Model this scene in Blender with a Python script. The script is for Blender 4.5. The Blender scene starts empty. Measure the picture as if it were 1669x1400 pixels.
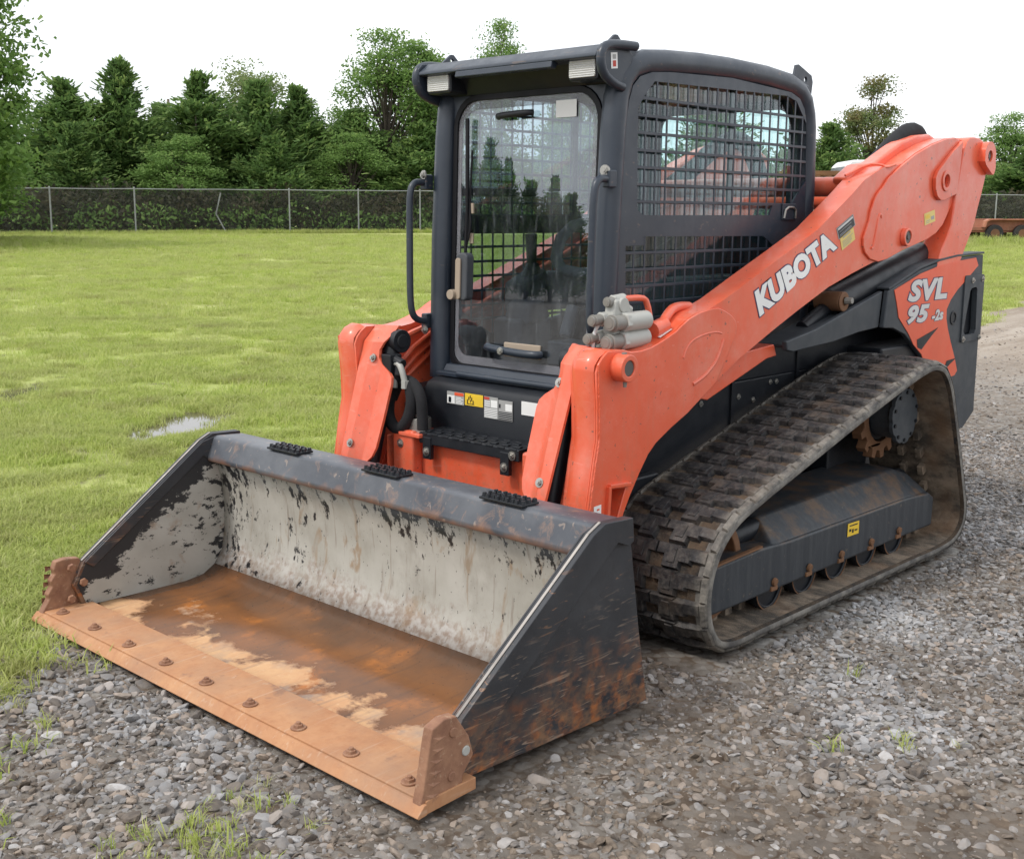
import bpy, bmesh, math, random
import numpy as np
from mathutils import Vector, Matrix

random.seed(7)
RNG = np.random.default_rng(11)
scene = bpy.context.scene
COL = scene.collection

# ------------------------------------------------------------------ camera
cam_data = bpy.data.cameras.new("camera")
cam = bpy.data.objects.new("camera", cam_data)
COL.objects.link(cam)
cam.matrix_world = Matrix(((-0.68572, -0.12495, 0.71706, 4.1186),
                           (0.72783, -0.12658, 0.67397, 3.0664),
                           (0.00655, 0.98406, 0.17774, 1.4751),
                           (0, 0, 0, 1)))
cam_data.sensor_fit = 'HORIZONTAL'
cam_data.sensor_width = 36.0
cam_data.lens = 41.67
cam_data.clip_start = 0.05
cam_data.clip_end = 900
scene.camera = cam

# ------------------------------------------------------------------ sky, sun, exposure
SUN_EL, SUN_AZ = math.radians(52), math.radians(-20)      # azimuth measured from +x towards +y
world = bpy.data.worlds.new("World")
scene.world = world
world.use_nodes = True
wn = world.node_tree
wn.nodes.clear()
w_out = wn.nodes.new("ShaderNodeOutputWorld")
w_bg = wn.nodes.new("ShaderNodeBackground")
w_bg.inputs["Strength"].default_value = 0.1
w_sky = wn.nodes.new("ShaderNodeTexSky")
w_sky.sky_type = 'NISHITA'
w_sky.sun_disc = False
w_sky.sun_elevation = SUN_EL
w_sky.sun_rotation = math.pi / 2 - SUN_AZ
w_sky.dust_density = 4.0
w_co = wn.nodes.new("ShaderNodeTexCoord")
w_ns = wn.nodes.new("ShaderNodeTexNoise")
w_ns.inputs["Scale"].default_value = 2.2
w_ns.inputs["Detail"].default_value = 6
w_rp = wn.nodes.new("ShaderNodeMapRange")
w_rp.inputs[1].default_value = 0.35
w_rp.inputs[2].default_value = 0.62
w_rp.inputs[3].default_value = 0.72
w_rp.inputs[4].default_value = 1.0
w_mx = wn.nodes.new("ShaderNodeMix")
w_mx.data_type = 'RGBA'
w_mx.inputs[7].default_value = (10.6, 10.9, 11.3, 1)        # bright overcast cloud layer
wn.links.new(w_co.outputs["Generated"], w_ns.inputs["Vector"])
wn.links.new(w_ns.outputs["Fac"], w_rp.inputs[0])
wn.links.new(w_rp.outputs[0], w_mx.inputs[0])
wn.links.new(w_sky.outputs[0], w_mx.inputs[6])
wn.links.new(w_mx.outputs[2], w_bg.inputs["Color"])
wn.links.new(w_bg.outputs[0], w_out.inputs[0])

sun_data = bpy.data.lights.new("sun", 'SUN')
sun_data.energy = 1.5
sun_data.angle = math.radians(10)
sun_data.color = (1.0, 0.96, 0.9)
sun = bpy.data.objects.new("sun", sun_data)
COL.objects.link(sun)
sun.rotation_euler = Vector((math.cos(SUN_EL) * math.cos(SUN_AZ), math.cos(SUN_EL) * math.sin(SUN_AZ),
                             math.sin(SUN_EL))).to_track_quat('Z', 'Y').to_euler()

scene.view_settings.view_transform = 'Standard'
scene.view_settings.look = 'None'
scene.view_settings.exposure = 0.42
scene.view_settings.gamma = 1
scene.view_settings.use_curve_mapping = False
scene.cycles.max_bounces = 8
scene.cycles.transparent_max_bounces = 24
scene.cycles.caustics_reflective = False
scene.cycles.caustics_refractive = False

# ------------------------------------------------------------------ material helpers
class NT:
    """small wrapper to write node trees as expressions"""
    def __init__(self, name):
        self.m = bpy.data.materials.new(name)
        self.m.use_nodes = True
        self.t = self.m.node_tree
        self.b = self.t.nodes["Principled BSDF"]
        self.out = self.t.nodes["Material Output"]
        self._pos = None
    def node(self, typ, ins=None, **props):
        n = self.t.nodes.new(typ)
        for k, v in props.items():
            setattr(n, k, v)
        for k, v in (ins or {}).items():
            self.put(n.inputs[k], v)
        return n
    def put(self, sock, v):
        if isinstance(v, bpy.types.NodeSocket):
            self.t.links.new(v, sock)
        elif isinstance(v, tuple) and len(v) == 3 and sock.type == 'RGBA':
            sock.default_value = (*v, 1)
        else:
            sock.default_value = v
    def set(self, **kw):
        for k, v in kw.items():
            self.put(self.b.inputs[k.replace('_', ' ')], v)
        return self
    def pos(self, scale=(1, 1, 1), obj=False):
        if obj:
            p = self.node("ShaderNodeTexCoord").outputs["Object"]
        else:
            if self._pos is None:
                self._pos = self.node("ShaderNodeNewGeometry").outputs["Position"]
            p = self._pos
        if scale == (1, 1, 1):
            return p
        return self.node("ShaderNodeVectorMath", {0: p, 1: scale}, operation='MULTIPLY').outputs[0]
    def noise(self, scale, detail=4, rough=0.55, vec=None, dist=0.0):
        return self.node("ShaderNodeTexNoise", {"Vector": vec or self.pos(), "Scale": scale, "Detail": detail,
                                                "Roughness": rough, "Distortion": dist}).outputs["Fac"]
    def voro(self, scale, vec=None, feature='F1', out="Distance"):
        return self.node("ShaderNodeTexVoronoi", {"Vector": vec or self.pos(), "Scale": scale}, feature=feature).outputs[out]
    def rng(self, v, a, b, c=0.0, d=1.0, smooth=False):
        return self.node("ShaderNodeMapRange", {0: v, 1: a, 2: b, 3: c, 4: d},
                         interpolation_type='SMOOTHSTEP' if smooth else 'LINEAR').outputs[0]
    def math(self, op, a, b=0.0):
        return self.node("ShaderNodeMath", {0: a, 1: b}, operation=op, use_clamp=False).outputs[0]
    def mix(self, f, a, b, blend='MIX'):
        return self.node("ShaderNodeMix", {0: f, 6: a, 7: b}, data_type='RGBA', blend_type=blend).outputs[2]
    def axis(self, i, obj=False):
        return self.node("ShaderNodeSeparateXYZ", {0: self.pos(obj=obj)}).outputs[i]
    def rand(self):
        return self.node("ShaderNodeObjectInfo").outputs["Random"]
    def attr(self, name):
        return self.node("ShaderNodeAttribute", attribute_name=name)
    def bump(self, h, strength=0.3, dist=0.01):
        self.put(self.b.inputs["Normal"], self.node("ShaderNodeBump", {"Height": h, "Strength": strength, "Distance": dist}).outputs[0])
        return self

def paint(name, col, rough=0.4, dust=(0.3, 0.28, 0.25), dust_amt=0.25, coat=0.0, spec=0.5, var=0.12, scratch=0.0, scr_col=(0.4, 0.25, 0.15)):
    n = NT(name)
    v = n.rng(n.noise(2.3, 5), 0.3, 0.7, 1 - var, 1 + var)
    c = n.mix(1.0, col, n.node("ShaderNodeCombineXYZ", {0: v, 1: v, 2: v}).outputs[0], 'MULTIPLY')
    d = n.math('MULTIPLY', n.rng(n.noise(9, 8, 0.7), 0.42, 0.75), n.rng(n.noise(1.7, 3), 0.35, 0.7))
    c = n.mix(n.math('MULTIPLY', d, dust_amt), c, dust)
    if scratch:
        s = n.rng(n.noise(30, 3, 0.6, n.pos((1, 0.25, 1.6))), 0.66, 0.70)
        c = n.mix(n.math('MULTIPLY', s, scratch), c, scr_col)
    n.set(Base_Color=c, Roughness=n.rng(n.noise(14, 5), 0.3, 0.7, rough - 0.07, rough + 0.12), Coat_Weight=coat, Coat_Roughness=0.15)
    n.b.inputs["Specular IOR Level"].default_value = spec
    n.bump(n.noise(60, 3), 0.04, 0.004)
    return n.m

M = {}
M['orange'] = paint('orange_paint', (0.75, 0.108, 0.042), 0.38, (0.64, 0.38, 0.28), 0.36, 0.4, var=0.08, scratch=0.16, scr_col=(0.75, 0.45, 0.38))
def add_grime(mat_):
    """mud splashed up on the lower parts and fine chips down to primer"""
    nt = mat_.node_tree
    b = nt.nodes["Principled BSDF"]
    w = NT.__new__(NT)
    w.m, w.t, w.b, w.out, w._pos = mat_, nt, b, nt.nodes["Material Output"], None
    src = b.inputs["Base Color"].links[0].from_socket
    z = w.axis(2)
    low = w.rng(w.math('ADD', z, w.rng(w.noise(3, 4), 0.3, 0.7, -0.12, 0.12)), 0.40, 0.72, 1, 0)
    sp = w.rng(w.noise(38, 6, 0.7), 0.50, 0.62)
    c = w.mix(w.math('MULTIPLY', w.math('MULTIPLY', low, sp), 0.45), src, (0.26, 0.15, 0.09))
    run = w.rng(w.noise(30, 4, 0.6, w.pos((1, 1, 0.07))), 0.52, 0.72)
    c = w.mix(w.math('MULTIPLY', run, 0.16), c, (0.42, 0.20, 0.13))
    chip = w.rng(w.noise(52, 2, 0.5), 0.715, 0.73)
    c = w.mix(w.math('MULTIPLY', chip, 0.8), c, (0.13, 0.07, 0.05))
    haze = w.rng(w.noise(5, 7, 0.68), 0.48, 0.72)
    c = w.mix(w.math('MULTIPLY', haze, 0.20), c, (0.78, 0.45, 0.38))
    nt.links.new(c, b.inputs["Base Color"])
add_grime(M['orange'])
M['orange_decal'] = paint('orange_decal', (0.72, 0.10, 0.04), 0.35, (0.5, 0.3, 0.2), 0.15, 0.0)
M['charcoal'] = paint('charcoal_cab_paint', (0.022, 0.031, 0.046), 0.40, (0.15, 0.155, 0.165), 0.24, 0.1, scratch=0.15)
M['fender'] = paint('charcoal_plastic', (0.034, 0.041, 0.049), 0.55, (0.16, 0.16, 0.155), 0.30)
M['black'] = paint('black_paint', (0.008, 0.010, 0.014), 0.42, (0.09, 0.085, 0.08), 0.18, spec=0.4)
M['seal'] = paint('black_rubber_seal', (0.004, 0.004, 0.006), 0.55, (0.06, 0.06, 0.06), 0.1, spec=0.3)
M['dark_inside'] = paint('cab_interior', (0.060, 0.066, 0.076), 0.6, (0.14, 0.13, 0.12), 0.3)
M['hose'] = paint('braided_hose_sleeve', (0.010, 0.010, 0.012), 0.85, (0.05, 0.05, 0.05), 0.2)
M['steel'] = paint('zinc_bolt', (0.40, 0.39, 0.36), 0.32, (0.3, 0.25, 0.2), 0.3)
bpy.data.materials['zinc_bolt'].node_tree.nodes["Principled BSDF"].inputs["Metallic"].default_value = 0.8
M['grey_metal'] = paint('cast_grey_metal', (0.40, 0.40, 0.37), 0.45, (0.25, 0.22, 0.18), 0.4)
M['pin'] = paint('dark_steel_pin', (0.085, 0.08, 0.075), 0.5, (0.15, 0.13, 0.1), 0.4)
M['beige_plate'] = paint('dusty_beige_plate', (0.36, 0.29, 0.22), 0.6, (0.3, 0.25, 0.2), 0.4)
M['coupler_tip'] = paint('dull_coupler_steel', (0.22, 0.21, 0.19), 0.42, (0.15, 0.13, 0.1), 0.4)
M['worn_edge'] = paint('polished_worn_edge', (0.34, 0.31, 0.28), 0.35, (0.10, 0.065, 0.05), 1.0, var=0.5)
M['white'] = paint('white_print', (0.80, 0.80, 0.78), 0.4, (0.5, 0.45, 0.4), 0.12)
M['navy'] = paint('navy_outline', (0.03, 0.03, 0.10), 0.4, (0.2, 0.2, 0.2), 0.1)
M['silver'] = paint('silver_print', (0.58, 0.58, 0.57), 0.4, (0.4, 0.4, 0.4), 0.15)
M['yellow'] = paint('yellow_sticker', (0.75, 0.50, 0.03), 0.45, (0.4, 0.35, 0.2), 0.35)
M['pale_yellow'] = paint('pale_yellow_sticker', (0.72, 0.55, 0.16), 0.45, (0.4, 0.35, 0.2), 0.25)
M['sticker_grey'] = paint('grey_sticker', (0.34, 0.34, 0.33), 0.5, (0.2, 0.2, 0.2), 0.4)
M['red'] = paint('red_print', (0.5, 0.05, 0.03), 0.5)
M['blue'] = paint('blue_plastic', (0.02, 0.10, 0.42), 0.4)
M['rust_dark'] = paint('dark_rust', (0.16, 0.075, 0.035), 0.75, (0.3, 0.17, 0.08), 0.5, var=0.3)

def rubber_mat():
    n = NT('muddy_rubber')
    a = n.rng(n.noise(11, 7, 0.65), 0.44, 0.68)
    b = n.rng(n.noise(46, 4, 0.6), 0.45, 0.62)
    c = n.mix(n.math('MULTIPLY', a, 0.75), (0.009, 0.009, 0.011), (0.046, 0.039, 0.034))
    c = n.mix(n.math('MULTIPLY', b, 0.22), c, (0.17, 0.15, 0.13))
    k = n.rng(n.noise(5.5, 4), 0.56, 0.72)
    c = n.mix(n.math('MULTIPLY', k, 0.35), c, (0.13, 0.08, 0.045))
    ly = n.axis(1, True)                                            # lug ends scuffed pale along both belt edges
    ends = n.math('MAXIMUM', n.rng(ly, 0.060, 0.022), n.rng(ly, 0.390, 0.428))
    c = n.mix(n.math('MULTIPLY', ends, n.rng(n.noise(18, 6, 0.65), 0.38, 0.64, 0.10, 0.85)), c, (0.21, 0.19, 0.16))
    n.set(Base_Color=c, Roughness=n.rng(n.noise(20, 4), 0.35, 0.65, 0.38, 0.75))
    n.bump(n.noise(55, 6, 0.7), 0.45, 0.012)
    return n.m
M['rubber'] = rubber_mat()

def mud_rubber_mat():
    n = NT('mud_packed_between_lugs')
    a = n.rng(n.noise(9, 8, 0.7), 0.36, 0.62)
    c = n.mix(a, (0.016, 0.014, 0.013), (0.095, 0.062, 0.037))
    c = n.mix(n.rng(n.noise(33, 5, 0.7), 0.52, 0.68, 0, 0.45), c, (0.17, 0.135, 0.10))
    n.set(Base_Color=c, Roughness=0.85)
    n.bump(n.noise(50, 7, 0.75), 0.7, 0.015)
    return n.m
M['mud_rubber'] = mud_rubber_mat()

def frit_mat():
    n = NT('dusty_glass_border')
    t = n.node("ShaderNodeBsdfTransparent")
    n.set(Base_Color=(0.30, 0.30, 0.33), Roughness=0.6)
    mx = n.node("ShaderNodeMixShader", {0: n.rng(n.noise(12, 5, 0.6), 0.3, 0.7, 0.25, 0.45), 1: t.outputs[0], 2: n.b.outputs[0]})
    n.t.links.new(mx.outputs[0], n.out.inputs[0])
    return n.m
M['frit'] = frit_mat()

def edge_rubber_mat():
    n = NT('dusty_track_edge')
    a = n.rng(n.noise(16, 7, 0.65), 0.36, 0.66)
    c = n.mix(a, (0.07, 0.066, 0.062), (0.22, 0.205, 0.18))
    c = n.mix(n.rng(n.noise(7, 5), 0.56, 0.68, 0, 0.7), c, (0.05, 0.045, 0.045))
    n.set(Base_Color=c, Roughness=0.75)
    n.bump(n.noise(70, 5, 0.7), 0.4, 0.008)
    return n.m
M['track_edge'] = edge_rubber_mat()

def inner_rubber_mat():
    n = NT('muddy_track_inside')
    a = n.rng(n.noise(9, 8, 0.7, n.pos((1.6, 0.7, 1))), 0.40, 0.64)
    c = n.mix(a, (0.06, 0.05, 0.04), (0.26, 0.20, 0.145))
    c = n.mix(n.rng(n.noise(4, 5), 0.52, 0.7, 0, 0.6), c, (0.16, 0.085, 0.04))
    n.set(Base_Color=c, Roughness=0.7)
    n.bump(n.noise(60, 6, 0.7), 0.5, 0.012)
    return n.m
M['track_inside'] = inner_rubber_mat()

def frame_mat():
    n = NT('muddy_grey_frame')
    c = n.mix(n.rng(n.noise(26, 5, 0.6, n.pos((1.4, 1, 0.12))), 0.4, 0.72, 0, 0.35), (0.022, 0.027, 0.034), (0.085, 0.092, 0.098))
    up = n.node("ShaderNodeSeparateXYZ", {0: n.node("ShaderNodeNewGeometry").outputs["Normal"]}).outputs[2]
    mud = n.math('MULTIPLY', n.rng(n.noise(8, 8, 0.7), 0.47, 0.62), n.rng(up, 0.2, 0.6))
    c = n.mix(n.math('MULTIPLY', mud, 0.85), c, (0.115, 0.068, 0.038))
    c = n.mix(n.rng(n.noise(35, 5, 0.7), 0.63, 0.7, 0, 0.7), c, (0.15, 0.12, 0.09))
    n.set(Base_Color=c, Roughness=0.5)
    n.bump(n.noise(40, 5), 0.15, 0.006)
    return n.m
M['frame'] = frame_mat()

def bucket_outer():
    n = NT('scratched_black_bucket_paint')
    z = n.axis(2)
    s1 = n.math('MULTIPLY', n.rng(n.noise(11, 3, 0.6, n.pos((0.55, 1, 3.4)), 2.0), 0.635, 0.66), n.rng(n.noise(3, 3), 0.45, 0.6))
    s2 = n.math('MULTIPLY', n.rng(n.noise(48, 2, 0.5, n.pos((0.16, 1, 1.7)), 1.5), 0.60, 0.66), n.rng(n.math('ADD', z, n.rng(n.noise(4, 4), 0.3, 0.7, -0.2, 0.2)), 0.42, 0.12))
    low = n.rng(n.math('ADD', z, n.rng(n.noise(5, 6), 0.3, 0.7, -0.12, 0.12)), 0.0, 0.27, 1, 0)
    c = n.mix(n.rng(n.noise(6, 5), 0.3, 0.7, 0, 1), (0.018, 0.020, 0.025), (0.036, 0.038, 0.043))
    c = n.mix(n.math('MULTIPLY', s1, 0.85), c, (0.24, 0.13, 0.075))
    c = n.mix(n.math('MULTIPLY', s2, 0.75), c, (0.27, 0.20, 0.15))
    rust = n.math('MULTIPLY', low, n.rng(n.noise(13, 7, 0.7, n.pos((1, 1, 1.6))), 0.40, 0.60))
    c = n.mix(n.math('MULTIPLY', rust, 0.9), c, n.mix(n.rng(n.noise(22, 5), 0.45, 0.65), (0.22, 0.12, 0.065), (0.42, 0.13, 0.03)))
    n.set(Base_Color=c, Roughness=n.rng(n.noise(17, 5), 0.3, 0.7, 0.3, 0.6))
    n.bump(n.noise(50, 5), 0.08, 0.004)
    return n.m
M['bucket_black'] = bucket_outer()

def bucket_bar():
    n = NT('scuffed_blue_black_bar')
    c = n.mix(n.rng(n.noise(5, 5), 0.35, 0.7), (0.048, 0.054, 0.068), (0.115, 0.122, 0.136))
    s = n.rng(n.noise(9, 8, 0.72, n.pos((1.5, 1, 0.5)), 1.2), 0.55, 0.68)
    c = n.mix(n.math('MULTIPLY', s, 0.65), c, (0.30, 0.18, 0.12))
    s2 = n.rng(n.noise(60, 2, 0.5, n.pos((1, 0.6, 0.3)), 0.6), 0.66, 0.7)
    c = n.mix(n.math('MULTIPLY', s2, 0.6), c, (0.30, 0.24, 0.20))
    z = n.axis(2)
    low = n.math('MULTIPLY', n.rng(n.math('ADD', z, n.rng(n.noise(12, 6), 0.3, 0.7, -0.02, 0.02)), 0.497, 0.53, 1, 0), 0.8)
    c = n.mix(low, c, (0.24, 0.12, 0.07))
    n.set(Base_Color=c, Roughness=0.36)
    n.bump(n.noise(30, 5), 0.08, 0.004)
    return n.m
M['bar'] = bucket_bar()

def bucket_inside():
    n = NT('flaking_beige_primer')
    z, y = n.axis(2), n.axis(1)
    c = n.mix(n.rng(n.noise(7, 6), 0.3, 0.7), (0.33, 0.32, 0.28), (0.43, 0.42, 0.38))
    edge = n.math('ADD', n.rng(z, 0.36, 0.50, 0, 0.10), n.rng(y, -0.72, -0.98, 0, 0.10))
    fl = n.math('ADD', n.noise(26, 8, 0.72, n.pos((1, 1, 0.55))), edge)
    big = n.rng(n.noise(3.2, 3), 0.4, 0.7, -0.07, 0.07)
    f = n.math('MAXIMUM', n.rng(n.math('ADD', fl, big), 0.60, 0.635), n.rng(n.noise(75, 3, 0.6, n.pos((1, 1, 0.6))), 0.665, 0.70, 0, 0.8))
    br = n.math('MULTIPLY', n.rng(n.noise(6.5, 5, 0.6, n.pos((1, 1.3, 0.5)), 0.8), 0.58, 0.66), 0.75)
    c = n.mix(br, c, (0.26, 0.17, 0.09))
    low = n.math('MULTIPLY', n.rng(n.math('ADD', z, n.rng(n.noise(14, 7, 0.7), 0.3, 0.7, -0.07, 0.07)), 0.10, 0.20, 1, 0), 0.75)
    c = n.mix(low, c, n.mix(n.rng(n.noise(40, 5), 0.4, 0.6), (0.24, 0.17, 0.13), (0.44, 0.42, 0.40)))
    c = n.mix(n.rng(n.noise(5, 7, 0.66, n.pos((1, 1.4, 0.8))), 0.50, 0.68, 0, 0.6), c, (0.25, 0.235, 0.20))
    c = n.mix(n.rng(n.noise(30, 3, 0.6, n.pos((1, 1.2, 0.12))), 0.60, 0.70, 0, 0.5), c, (0.17, 0.13, 0.10))
    c = n.mix(f, c, (0.018, 0.018, 0.02))
    n.set(Base_Color=c, Roughness=n.mix(f, (0.75, 0.75, 0.75), (0.4, 0.4, 0.4)))
    n.bump(n.math('SUBTRACT', n.noise(35, 5), f), 0.15, 0.004)
    return n.m
M['primer'] = bucket_inside()

def side_inner():
    n = NT('flaking_primer_cheek')
    z, x = n.axis(2), n.axis(0)
    # distance below the sloping upper edge of the cheek plate
    line = n.math('SUBTRACT', n.math('ADD', 0.589, n.math('MULTIPLY', n.math('SUBTRACT', x, 1.60), -0.742)), z)
    c = n.mix(n.rng(n.noise(7, 6), 0.3, 0.7), (0.32, 0.31, 0.275), (0.42, 0.41, 0.375))
    e = n.math('ADD', n.rng(line, 0.06, 0.17, 0.30, 0.0), n.rng(x, 1.62, 1.46, 0, 0.10))
    f = n.rng(n.math('ADD', n.noise(20, 9, 0.75, n.pos((0.7, 1, 1.2))), e), 0.575, 0.60)
    c = n.mix(n.math('MULTIPLY', n.rng(n.noise(9, 5), 0.6, 0.68), 0.6), c, (0.24, 0.15, 0.09))
    c = n.mix(f, c, (0.02, 0.02, 0.022))
    n.set(Base_Color=c, Roughness=0.6)
    n.bump(n.math('SUBTRACT', n.noise(35, 5), f), 0.15, 0.004)
    return n.m
M['cheek'] = side_inner()

def rust_floor():
    n = NT('wet_rusty_floor')
    x, y = n.axis(0), n.axis(1)
    ws = n.math('ADD', n.math('SUBTRACT', x, 2.02), n.rng(n.noise(4.2, 7, 0.6, None, 0.3), 0.25, 0.75, -0.34, 0.34))
    dry = n.rng(n.math('ADD', ws, n.rng(n.noise(30, 6, 0.7), 0.3, 0.7, -0.05, 0.05)), -0.02, 0.075)                                   # dry scale towards the blade, wet rust behind it
    wet = n.mix(n.rng(n.noise(3.1, 6), 0.35, 0.68), (0.105, 0.050, 0.024), (0.240, 0.092, 0.027))
    wet = n.mix(n.rng(n.noise(6.3, 6, 0.6), 0.56, 0.72, 0, 0.7), wet, (0.42, 0.145, 0.028))
    wet = n.mix(n.math('MULTIPLY', n.rng(x, 1.72, 1.50), n.rng(n.noise(9, 5), 0.3, 0.7, 0.4, 0.95)), wet, (0.105, 0.072, 0.055))
    wet = n.mix(n.rng(n.noise(80, 3), 0.66, 0.7, 0, 0.7), wet, (0.05, 0.03, 0.02))
    dr = n.mix(n.rng(n.noise(7, 7, 0.65), 0.4, 0.62), (0.50, 0.30, 0.155), (0.44, 0.23, 0.115))
    dr = n.mix(n.rng(n.noise(5, 5, 0.6, n.pos((1, 1, 1)), 0.5), 0.58, 0.66, 0, 0.85), dr, (0.22, 0.17, 0.145))
    dr = n.mix(n.rng(n.noise(50, 6, 0.7), 0.55, 0.65, 0, 0.3), dr, (0.58, 0.42, 0.27))
    dr = n.mix(n.rng(n.noise(24, 3, 0.6, n.pos((0.10, 1.8, 1))), 0.55, 0.68, 0, 0.55), dr, (0.26, 0.165, 0.105))
    dr = n.mix(n.rng(n.noise(3.0, 5, 0.6), 0.50, 0.62, 0, 0.75), dr, (0.30, 0.215, 0.16))
    wet = n.mix(n.rng(n.noise(20, 4, 0.6, n.pos((0.12, 1.6, 1))), 0.55, 0.70, 0, 0.45), wet, (0.075, 0.042, 0.026))
    c = n.mix(dry, wet, dr)
    n.set(Base_Color=c, Roughness=n.rng(dry, 0, 1, 0.26, 0.72))
    n.b.inputs["Specular IOR Level"].default_value = 0.45
    n.bump(n.noise(45, 6, 0.7), 0.12, 0.004)
    return n.m
M['rust_floor'] = rust_floor()

def blade_mat():
    n = NT('orange_rust_blade')
    c = n.mix(n.rng(n.noise(8, 8, 0.7), 0.35, 0.68), (0.38, 0.172, 0.078), (0.47, 0.25, 0.125))
    c = n.mix(n.rng(n.noise(38, 6, 0.7), 0.52, 0.68, 0, 0.5), c, (0.33, 0.14, 0.065))
    c = n.mix(n.rng(n.noise(6, 6, 0.65), 0.60, 0.66, 0, 0.75), c, (0.20, 0.105, 0.07))
    c = n.mix(n.rng(n.noise(11, 7, 0.7, n.pos((1, 1, 1)), 0.7), 0.66, 0.70, 0, 0.6), c, (0.56, 0.47, 0.38))
    c = n.mix(n.rng(n.noise(26, 3, 0.6, n.pos((0.10, 1.8, 1))), 0.50, 0.72, 0, 0.12), c, (0.30, 0.17, 0.11))
    c = n.mix(n.rng(n.noise(60, 2, 0.5, n.pos((0.06, 1.5, 1))), 0.62, 0.70, 0, 0.25), c, (0.58, 0.45, 0.34))
    c = n.mix(n.rng(n.noise(2.6, 5, 0.6), 0.48, 0.66, 0, 0.6), c, (0.30, 0.185, 0.12))
    n.set(Base_Color=c, Roughness=0.75)
    n.bump(n.noise(70, 6, 0.7), 0.2, 0.004)
    return n.m
M['blade'] = blade_mat()
def cutter_mat():
    n = NT('brown_rust_casting')
    c = n.mix(n.rng(n.noise(14, 8, 0.7), 0.35, 0.68), (0.19, 0.085, 0.05), (0.34, 0.18, 0.105))
    c = n.mix(n.rng(n.noise(40, 6, 0.7), 0.58, 0.68, 0, 0.6), c, (0.46, 0.33, 0.22))
    n.set(Base_Color=c, Roughness=0.7)
    n.bump(n.noise(60, 6, 0.7), 0.25, 0.005)
    return n.m
M['cutter'] = cutter_mat()

def glass_mat(name, tint, refl=1.0, dirt=0.05, rough=0.0):
    n = NT(name)
    tr = n.node("ShaderNodeBsdfTransparent", {"Color": (*tint, 1)})
    gl = n.node("ShaderNodeBsdfGlossy", {"Color": (0.95, 0.97, 1.0, 1), "Roughness": rough})
    di = n.node("ShaderNodeBsdfDiffuse", {"Color": (0.55, 0.58, 0.6, 1)})
    bf = n.node("ShaderNodeNewGeometry").outputs["Backfacing"]
    fr = n.node("ShaderNodeFresnel", {"IOR": n.rng(bf, 0, 1, 1.5, 1 / 1.5)}).outputs[0]      # thin pane: same sheen from both sides
    fr = n.math('MINIMUM', n.math('MULTIPLY', fr, refl), 0.9)
    a = n.node("ShaderNodeMixShader", {0: fr, 1: tr.outputs[0], 2: gl.outputs[0]})
    sm = n.math('ADD', n.math('MULTIPLY', n.rng(n.noise(4, 6, 0.6, n.pos((1, 1, 0.5))), 0.45, 0.75), dirt),
                n.math('MULTIPLY', n.rng(n.noise(26, 5, 0.7, n.pos((1, 1.6, 0.22))), 0.56, 0.75), dirt * 1.6))
    b = n.node("ShaderNodeMixShader", {0: sm, 1: a.outputs[0], 2: di.outputs[0]})
    n.t.links.new(b.outputs[0], n.out.inputs[0])
    return n.m
M['glass'] = glass_mat('door_glass', (0.78, 0.82, 0.86), 2.4, 0.075)
M['side_glass'] = glass_mat('side_glass', (0.86, 0.94, 0.94), 1.0, 0.02)
def lens_mat():
    n = NT('ribbed_lamp_lens')
    w = n.node("ShaderNodeTexWave", {"Vector": n.pos((0, 0, 1)), "Scale": 42.0}, bands_direction='Z').outputs["Fac"]
    n.set(Base_Color=n.mix(w, (0.50, 0.50, 0.48), (0.60, 0.60, 0.58)), Roughness=0.15)
    n.bump(w, 0.5, 0.004)
    return n.m
M['lens'] = lens_mat()

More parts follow.
